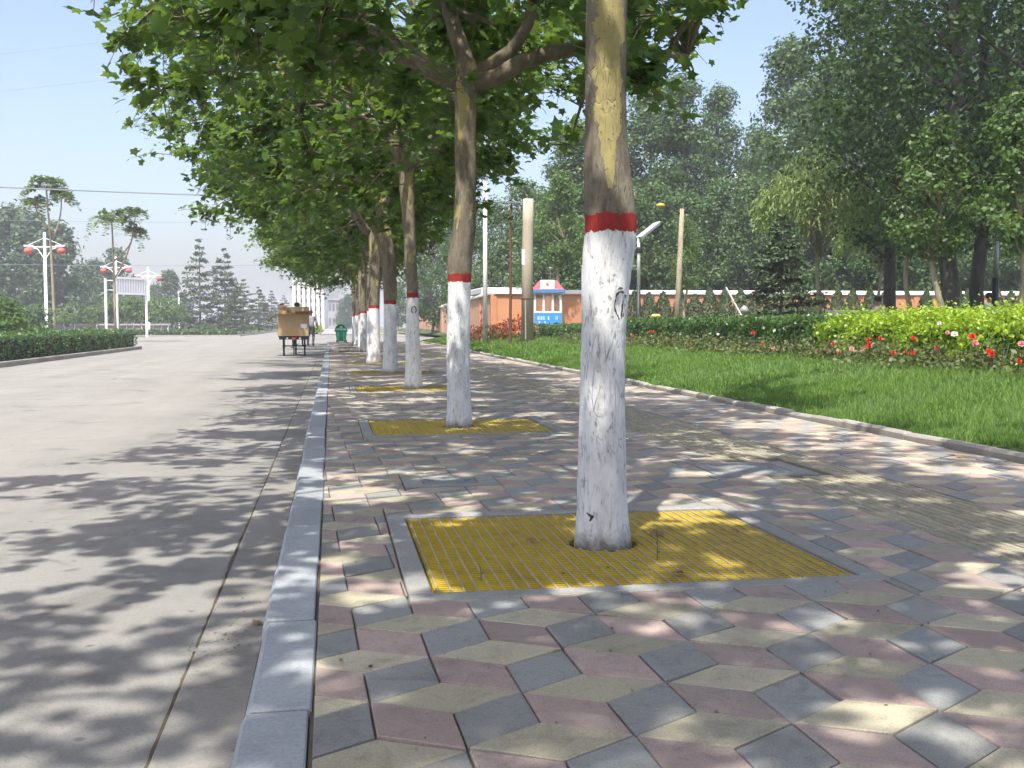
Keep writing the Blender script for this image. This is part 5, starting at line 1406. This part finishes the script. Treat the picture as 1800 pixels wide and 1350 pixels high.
STAND = {'pelvis':((0,0,.95),(.15,.11)),'waist':((0,0,1.1),(.14,.10)),'chest':((0,.01,1.32),(.17,.12)),'neckb':((0,.0,1.45),.075),'neck':((0,-.005,1.52),.052),'head':((0,-.01,1.63),(.085,.098)),'crown':((0,0,1.70),.07),
 'shL':((-.19,0,1.41),.07),'elL':((-.27,.02,1.13),.047),'wrL':((-.27,-.12,.92),.034),'haL':((-.265,-.17,.85),.034),
 'shR':((.19,0,1.41),.07),'elR':((.27,.02,1.13),.047),'wrR':((.24,-.20,1.02),.034),'haR':((.22,-.27,.99),.034),
 'hipL':((-.09,0,.88),.095),'knL':((-.10,-.10,.50),.065),'anL':((-.10,.06,.10),.045),'toL':((-.11,-.10,.045),.04),
 'hipR':((.09,0,.88),.095),'knR':((.10,.02,.50),.065),'anR':((.10,.14,.12),.045),'toR':((.11,0,.05),.04)}
EDG = [('pelvis','waist'),('waist','chest'),('chest','neckb'),('neckb','neck'),('neck','head'),('head','crown'),('chest','shL'),('shL','elL'),('elL','wrL'),('wrL','haL'),('chest','shR'),('shR','elR'),('elR','wrR'),('wrR','haR'),
 ('pelvis','hipL'),('hipL','knL'),('knL','anL'),('anL','toL'),('pelvis','hipR'),('hipR','knR'),('knR','anR'),('anR','toR')]
def bands_stand(c):
    if c.z > 1.475: return 0
    if c.z > .97: return 1 if not (abs(c.x) > .2 and c.z < 1.08) else 0
    if abs(c.x) > .2 and c.z > .75: return 0
    return 2 if c.z > .1 else 3
SIT = dict(STAND)
SIT.update({'pelvis':((0,0,.52),(.17,.13)),'waist':((0,-.02,.68),(.15,.11)),'chest':((0,-.06,.90),(.18,.12)),'neckb':((0,-.09,1.03),.075),'neck':((0,-.11,1.10),.052),'head':((0,-.14,1.21),(.085,.098)),'crown':((0,-.12,1.28),.07),
 'shL':((-.19,-.06,.99),.07),'elL':((-.25,-.10,.72),.047),'wrL':((-.18,-.30,.62),.034),'haL':((-.15,-.36,.60),.034),'shR':((.19,-.06,.99),.07),'elR':((.25,-.10,.72),.047),'wrR':((.18,-.30,.62),.034),'haR':((.15,-.36,.60),.034),
 'hipL':((-.10,-.06,.50),.10),'knL':((-.13,-.46,.50),.07),'anL':((-.13,-.44,.10),.045),'toL':((-.14,-.58,.045),.04),'hipR':((.10,-.06,.50),.10),'knR':((.13,-.46,.50),.07),'anR':((.13,-.44,.10),.045),'toR':((.14,-.58,.045),.04)})
def bands_sit(c):
    if c.z > 1.06: return 0
    if c.z > .60 and c.y > -.2: return 1
    if c.z > .57 and c.y <= -.24 and abs(c.x) > .1: return 0
    return 2 if c.z > .1 else 3
# walking person beside the carts (feet on the road)
pw = P(546, 570, 53); pw.z = ROAD_Z
person('person', 'person in a grey-lilac shirt and grey trousers walking beside the loaded tricycle', pw, R(180)-R(8), STAND, EDG, [M['skin'], M['shirt_check'], M['trouser'], M['black']], bands_stand).scale = (1.2, 1.2, 1.03)
# ------------------------------------------------------------------ cargo tricycles
def wheel(parent, loc, rad, tilt_z=0):
    w = obj('wheel', None, parent, loc)
    b = MB(); b.tube([(0, rad*math.cos(t), rad*math.sin(t)) for t in np.linspace(0, 6.2832, 25)], .024, 6, cap=False); b.build('tyre', M['rubber'], w, smooth=True)
    b = MB(); b.tube([(0, (rad-.03)*math.cos(t), (rad-.03)*math.sin(t)) for t in np.linspace(0, 6.2832, 25)], .012, 5, cap=False); b.build('rim', M['steel'], w)
    b = MB(); b.tube([(-.05,0,0),(.05,0,0)], .03, 8); b.build('hub', M['black'], w)
    for k in range(12):
        t = 6.2832*k/12; b = MB(); b.tube([(.02*(-1)**k, 0, 0), (0, (rad-.03)*math.cos(t), (rad-.03)*math.sin(t))], .004, 4, cap=False); b.build('spoke', M['steel'], w)
    return w
def tricycle(label, loc, sc=1.0):
    e = tag(empty('cargo_tricycle', loc), label, 'tricycle', 'cargo tricycles'); e.scale = (sc, sc, sc); r_ = .35
    wheel(e, (-.36,.55,r_), r_); wheel(e, (.36,.55,r_), r_); wheel(e, (0,2.15,r_), r_)
    b = MB(); b.box(-.52,.52,0,1.35,.66,.70); b.build('bed_floor', M['black'], e)
    for s in (-1, 1): b = MB(); b.box(s*.52-.02, s*.52+.02, 0, 1.35, .70, .86); b.build('bed_rail', M['black'], e)
    b = MB(); b.box(-.5,.5,-.02,.02,.58,.66); b.build('tail_board', M['black'], e)
    b = MB(); b.box(-.06,.06,-.035,-.021,.57,.66); b.build('reflector', M['red'], e)
    for s in (-1, 1): b = MB(); b.lathe([(.03,.60),(.03,.65)], 8, c=(s*.22,-.03)); b.build('lamp', M['white'], e)
    for s in (-1, 1): b = MB(); b.tube([(s*.36,.55,.66),(s*.36,.55,.35)], .022, 6); b.build('axle_hanger', M['black'], e)
    b = MB(); b.tube([(-.36,.55,.35),(.36,.55,.35)], .02, 6); b.build('axle', M['black'], e)
    b = MB(); b.tube([(0,.08,.62),(0,.05,.02)], .022, 6); b.tube([(-.06,.05,.02),(.06,.05,.02)], .02, 6); b.build('rear_stand', M['black'], e)
    b = MB(); b.tube([(0,.55,.45),(0,1.25,.38),(0,1.6,.42),(0,1.95,.75),(0,2.0,.98)], .024, 6); b.tube([(0,1.45,.4),(0,1.35,.9)], .022, 6); b.build('frame', M['black'], e)
    b = MB(); b.tube([(0,2.15,.35),(0,2.0,.85),(0,1.98,1.05)], .022, 6); b.build('fork', M['black'], e)
    b = MB(); b.tube([(-.28,1.85,1.08),(-.15,1.98,1.08),(.15,1.98,1.08),(.28,1.85,1.08)], .015, 6); b.build('handlebar', M['steel'], e)
    b = MB(); b.box(-.09,.09,1.22,1.48,.90,.95,0,.03); b.build('saddle', M['black'], e)
    b = MB(); b.tube([(-.1,1.5,.28),(.1,1.5,.40)], .012, 5); b.box(-.16,-.08,1.46,1.54,.26,.28); b.box(.08,.16,1.46,1.54,.39,.41); b.build('pedals', M['black'], e)['kind'] = 'stuff'
    return e
q = P(516, 570, 36.6); q.z = ROAD_Z; TRI = Vector(q)
tricycle('cargo tricycle carrying the big cardboard box, seen from behind', q)
q2 = P(514, 570, 52.5); q2.z = ROAD_Z
tricycle('second cargo tricycle hidden ahead of the cardboard load, only its wheels showing', q2, 1.3)
rd = dict(STAND)
SITB = dict(SIT)
pr_ = Vector((TRI.x+.08, TRI.y+1.30, ROAD_Z+.57))
person('person', 'rider of the tricycle, only dark hair showing above the cardboard', pr_, R(180), SITB, EDG, [M['skin'], M['shirt_grey'], M['trouser_dark'], M['black']], bands_sit)
# cardboard load
cx, cy, cz = TRI.x-.02, TRI.y, ROAD_Z+.705
def carton(label, loc, rz, w, d, h, flaps, t=.008, name='cardboard_box', group='waste cardboard on the tricycle'):
    e = tag(empty(name, loc, rz), label, 'box', group)
    for nm, (a, b_, c, d_) in (('side',(-w/2,w/2,0,t)),('side',(-w/2,w/2,d-t,d)),('side',(-w/2,-w/2+t,t+.001,d-t-.001)),('side',(w/2-t,w/2,t+.001,d-t-.001))):
        m = MB(); m.box(a, b_, c, d_, 0, h); m.build(nm, [M['card']], e)
    m = MB(); m.box(-w/2+t, w/2-t, t, d-t, .0, .01); m.build('bottom', M['card'], e)
    for (ax, sg, ang, L, sk) in flaps:
        m = MB(); a = R(ang)
        if ax == 'y':
            y0 = 0 if sg < 0 else d; n = 5; vs = []
            for i in range(n+1):
                f = i/n; bend = a+.25*f; vs += [(-w/2-sk*f, y0+sg*L*f*math.cos(bend), h+.002+L*f*math.sin(bend)), (w/2+sk*.3*f, y0+sg*L*f*math.cos(bend), h+.002+L*f*math.sin(bend))]
        else:
            x0 = -w/2 if sg < 0 else w/2; n = 5; vs = []
            for i in range(n+1):
                f = i/n; bend = a-.5*f*(1 if a < 0 else -1); vs += [(x0+sg*L*f*math.cos(bend), -.0-sk*f, h+.002+L*f*math.sin(bend)), (x0+sg*L*f*math.cos(bend), d, h+.002+L*f*math.sin(bend))]
        m.add(vs, [(2*i, 2*i+1, 2*i+3, 2*i+2) for i in range(n)]); m.add([(x, y_, z-.006) for x, y_, z in vs], [(2*i+2, 2*i+3, 2*i+1, 2*i) for i in range(n)]); m.build('flap', M['card_in'], e)
    return e
bx = carton('large open cardboard box filling the tricycle bed, flaps drooping', (cx, cy-.02, cz), 0, 1.06, 1.2, .74, [('y',-1,-8,.22,.02),('x',-1,-8,.42,.05),('x',1,35,.25,0),('y',1,60,.3,0)])
m = MB(); m.box(.26,.48,-.006,-.001,.28,.42); m.build('paper_label', M['white'], bx)
carton('smaller carton standing upright in the big cardboard box', (cx-.05, cy+.30, cz+.56), R(6), .36, .4, .42, [('x',1,10,.22,0)])
carton('open small carton leaning at the left of the cardboard load', (cx-.34, cy+.25, cz+.57), R(-14), .30, .5, .36, [('y',-1,40,.16,.03),('x',-1,75,.2,0)])
carton('flattened carton lying over the right of the cardboard load', (cx+.30, cy+.30, cz+.62), R(10), .46, .5, .16, [('y',-1,20,.14,.02)])
# ------------------------------------------------------------------ green street bin
p = G(600, 602, 0); gb = tag(empty('street_bin', p, -R(4)), 'green plastic litter bin with hooded lid at the pavement edge', 'bin')
def taper(w0, d0, w1, d1, z0, z1, n=1):
    return [(-w0,-d0,z0),(w0,-d0,z0),(w0,d0,z0),(-w0,d0,z0),(-w1,-d1,z1),(w1,-d1,z1),(w1,d1,z1),(-w1,d1,z1)], [(0,3,2,1),(4,5,6,7),(0,1,5,4),(1,2,6,5),(2,3,7,6),(3,0,4,7)]
b = MB(); b.add(*taper(.235,.22,.30,.27,.06,.60)); b.build('body', M['green'], gb)
for x in (-.15, 0, .15): b = MB(); b.add(*taper(.035,.012,.05,.012,.07,.57)); o = b.build('rib', M['green_pale'] if x else M['green'], gb, (x*1.05,-.247,0)); o.rotation_euler[0] = R(5)
b = MB(); b.box(-.35,.35,-.31,.31,.602,.68,0,.02); b.build('rim', M['green'], gb)
hd_ = MB(); n = 10; prof = [(-.33+.66*i/n, .682+.30*math.sin(math.pi*min(1,max(0,i/n)))**.55) for i in range(n+1)]
hd_.v = [(x, y_, z) for y_ in (-.27,.27) for x, z in prof]; m_ = n+1
for i in range(n): hd_.f.append((i, i+1, m_+i+1, m_+i)); hd_.m.append(0)
hd_.f.append(tuple(m_+i for i in range(m_))); hd_.m.append(0)
hd_.build('hood', M['green'], gb)
b = MB(); b.tube([(x*.98, -.27, z) for x, z in prof], .03, 6); b.build('hood_rim', M['green'], gb)
b = MB(); b.box(-.26,.26,-.23,-.2,.684,.80,0,.02); b.build('inner_flap', M['green_pale'], gb)
b = MB(); b.box(-.08,.08,-.215,-.2,.803,.9,0,.02); b.build('inner_sign', M['white'], gb)
for s in (-1, 1): b = MB(); b.tube([(s*.26-.03,.2,.07),(s*.26+.03,.2,.07)], .07, 10); b.build('wheel', M['rubber'], gb)
for s in (-1, 1): b = MB(); b.box(s*.17-.04, s*.17+.04, -.2, -.1, -.0, .062); b.build('foot', M['green'], gb)

# seated people in the park
p = park(1548, 28, .42); person('person', 'person in a pink shirt sitting with back turned beside a dark leaning trunk', p, R(180)+R(15), SIT, EDG, [M['skin'], M['shirt_pink'], M['trouser_dark'], M['black']], bands_sit)
p = park(1739, 27.5, .5); person('person', 'person in a white shirt sitting behind the black park lamp post', p, R(150), SIT, EDG, [M['skin'], M['shirt_white'], M['trouser_dark'], M['black']], bands_sit)
for (u, Z, z, rz, lab) in ((1548, 28, .42, R(195), 'stone stool under the person in pink'), (1739, 27.5, .5, R(150), 'stone stool under the person in white')):
    p = park(u, Z, z); b = MB(); b.box(-.2,.2,-.16,.2,-.1,.40,0,.02); tag(b.build('stone_stool', M['marble'], None, (p.x, p.y, z)), lab, 'stool', 'stone stools')

# ================================================================== LEFT BACKGROUND
def lantern_lamp(label, u, Z, vtop, arms=True):
    p = P(u, 570, Z); zb = -.1; H = 1.1+(570-vtop)/F_PX*Z
    e = tag(empty('lantern_lamp_post', (p.x, p.y, zb), -YAW), label, 'lamp', 'white lamp posts with red lanterns')
    b = MB(); b.lathe([(.16,-.1),(.14,.5),(.11,.52),(.085,H)], 10); b.build('post', M['white'], e, smooth=True)
    if not arms: return
    b = MB(); b.tube([(-1.15,0,H-.95),(1.15,0,H-.95)], .045, 6)
    b.build('cross_arm', M['white'], e)
    for s in (-1, 1):
        b = MB(); b.tube([(s*1.15,0,H-.9),(s*.45,0,H-1.1),(0,0,H-1.8)], .035, 5); b.build('brace', M['white'], e)
        b = MB(); b.tube([(s*1.05,0,H-.8),(0,0,H-.35)], .02, 4); b.build('stay', M['white'], e)
        b = MB(); b.box(s*1.05-.3, s*1.05+.3, -.1, .1, H-.92, H-.82); b.build('lamp_head', M['white'], e)
        l = MB(); l.lathe([(.1,H-1.42),(.23,H-1.36),(.29,H-1.22),(.23,H-1.08),(.1,H-1.0)], 12, c=(s*1.1,0)); l.build('lantern', M['lantern'], e, smooth=True)
for a in (('leftmost white lamp post with two red lanterns', 82, 70, 410), ('white lamp post with red lanterns hidden by the forked feathery tree', 206, 92, 452), ('white lamp post with red lanterns at the right end of the sign frame', 262, 108, 470), ('faint plain white post before the hazy cedars', 315, 140, 512, False)):
    lantern_lamp(*a)
# sign frame
a, b_ = P(187, 570, 88), P(262, 570, 92); d = b_-a; L = math.hypot(d.x, d.y)
e = tag(empty('sign_frame', (a.x, a.y, -.1), math.atan2(d.y, d.x)), 'white roadside sign frame holding a grey ribbed panel on its right', 'sign')
H = 1.1+(570-490)/F_PX*88
for x in (0, L-.25): b = MB(); b.tube([(x,0,-.1),(x,0,H)], .11, 8); b.build('post', M['white'], e)
for z in (H-.15, H-.95): b = MB(); b.tube([(.1,0,z),(L-.3,0,z)], .05, 6); b.build('rail', M['white'], e)
b = MB(); b.box(.95, L-.4, -.10, -.04, H-1.25, H+.15); pan = b.build('panel', M['sign'], e)
for z0, z1 in ((H+.02, H+.2), (H-1.3, H-1.12)): b = MB(); b.box(.93, L-.38, -.14, -.102, z0, z1); b.build('frame_bar', M['white'], pan)
for k in range(12): x = 1.05+(L-1.55)*k/11; b = MB(); b.box(x-.03, x+.03, -.125, -.101, H-1.1, H); b.build('rib', M['white'], pan)
# low wall and saplings beyond
fw0, fw1 = P(-60, 570, 112), P(300, 570, 124); fw0.z = fw1.z = 0
wall_run('boundary_wall', 'low grey-brown boundary wall with pale top across the road', fw0, fw1, 1.0, -.15, M['greywall'], M['edging'], 10, pil=False)
SB = make_broad(95, 3.6, 1.7, 1.0, 26, 22, .32, .5, M['leaf_young'], M['white'], .06, 0, .4)
for i, u in enumerate((48,60,112,130,158,172,186,208,222,236,250,268,282,296,308)):
    p = P(u, 570, 100+(i % 3)*3); p.z = -.1
    plant_tree('sapling', SB, p, f'young sapling with whitewashed stem before the low wall, {ORD[i]} from the left', 'whitewashed saplings across the road', i*1.3, (1, 1, (.75 if i < 6 else .95)+.1*(i % 2)), 'sapling')
# far buildings
def block(name, label, u0, u1, vt, Z, D, mat, floors, bays, fins=False, glass='window'):
    a, b_ = P(u0, 570, Z), P(u1, 570, Z); d = b_-a; L = math.hypot(d.x, d.y); H = 1.15+(570-vt)/F_PX*Z
    e = tag(empty(name, (a.x, a.y, -.15), math.atan2(d.y, d.x)), label, 'building')
    m = MB(); m.box(0, L, 0, D, -.2, H); w = m.build('wall', mat, e)
    m = MB(); m.box(-.3, L+.3, -.3, D+.3, H+.002, H+.5); m.build('roof', mat, e)
    fh = H/floors
    wm = MB(); ww = L/bays; wm.box(-ww*.28, ww*.28, -.03, .0, fh*.28, fh*.78); wme = wm.mesh('window', M[glass])
    for f in range(floors):
        for k in range(bays): obj('window', wme, e, (ww*(k+.5), -.004, f*fh))
    if fins:
        fm = MB(); fm.box(-.35, .35, -1.1, -.04, -.1, H+.3); fme = fm.mesh('fin', mat)
        for k in range(bays+1): obj('fin', fme, e, (ww*k, 0, 0))
    return e
block('apartment_block', 'white far building with tall vertical fins behind the tricycle', 519, 569, 494, 260, 22, M['building'], 6, 6, True)
block('apartment_block', 'tall narrow white block with balconies right of the finned building', 570, 578, 486, 280, 16, M['building'], 8, 1)
block('low_building', 'grey far building with a dark upper slab right of the white block', 577, 596, 528, 240, 20, M['building_grey'], 2, 3)
block('low_building', 'dim low building at the far end of the road', 590, 612, 548, 330, 20, M['building_grey'], 2, 3)
bl_ = P(586, 570, 300)
for i, (u, Z, v) in enumerate(((600,240,535),(612,215,520),(640,210,500),(700,190,500),(745,170,470))):
    p = P(u, 570, Z); p.z = -.1; H = 1.1+(570-v)/F_PX*Z
    plant_tree('poplar_tree', FB[i % 2], p, f'hazy far tree at the end of the road, {ORD[i]} from the left', 'hazy trees at the end of the road', i*1.1, (.9*H/14, .9*H/14, H/14))
# ------------------------------------------------------------------ overhead cables
def cable(label, a, b_, sag, r_, name='overhead_cable'):
    pts = [a.lerp(b_, t)-Vector((0, 0, sag*4*t*(1-t))) for t in np.linspace(0, 1, 30)]
    m = MB(); m.tube([p-a for p in pts], r_, 5); tag(m.build(name, M['steel'], None, a), label, 'cable', 'overhead cables')
cable('thick dark overhead cable crossing the sky at the left', P(-260, 316, 34), CABLE_TOP, .12, .024)
cable('thin overhead wire below the thick cable', P(-260, 380, 70), P(860, 385, 70), .3, .012); cable('thin dark wire crossing low before the far cedars', P(-260, 458, 115), P(760, 462, 100), .4, .02)
cable('faint upper wire rising at the top left', P(-200, 112, 30), P(600, 5, 30), .2, .004); cable('faint second wire at the top left', P(-200, 178, 30), P(700, 60, 30), .2, .004)

# ------------------------------------------------------------------ haze
hb = MB(); hb.box(-899, 899, -299, 1499, -1.2, 24.0)
ho = hb.build('haze', [])
t = NT('haze_volume'); pv = t.n('ShaderNodeVolumePrincipled'); pv.inputs['Color'].default_value = (0.90, 0.93, 1.0, 1); pv.inputs['Density'].default_value = 0.0012
t.l(pv.outputs[0], t.out.inputs['Volume']); ho.data.materials.append(t.mat)
tag(ho, 'pale summer haze filling the air', 'haze', kind='stuff')
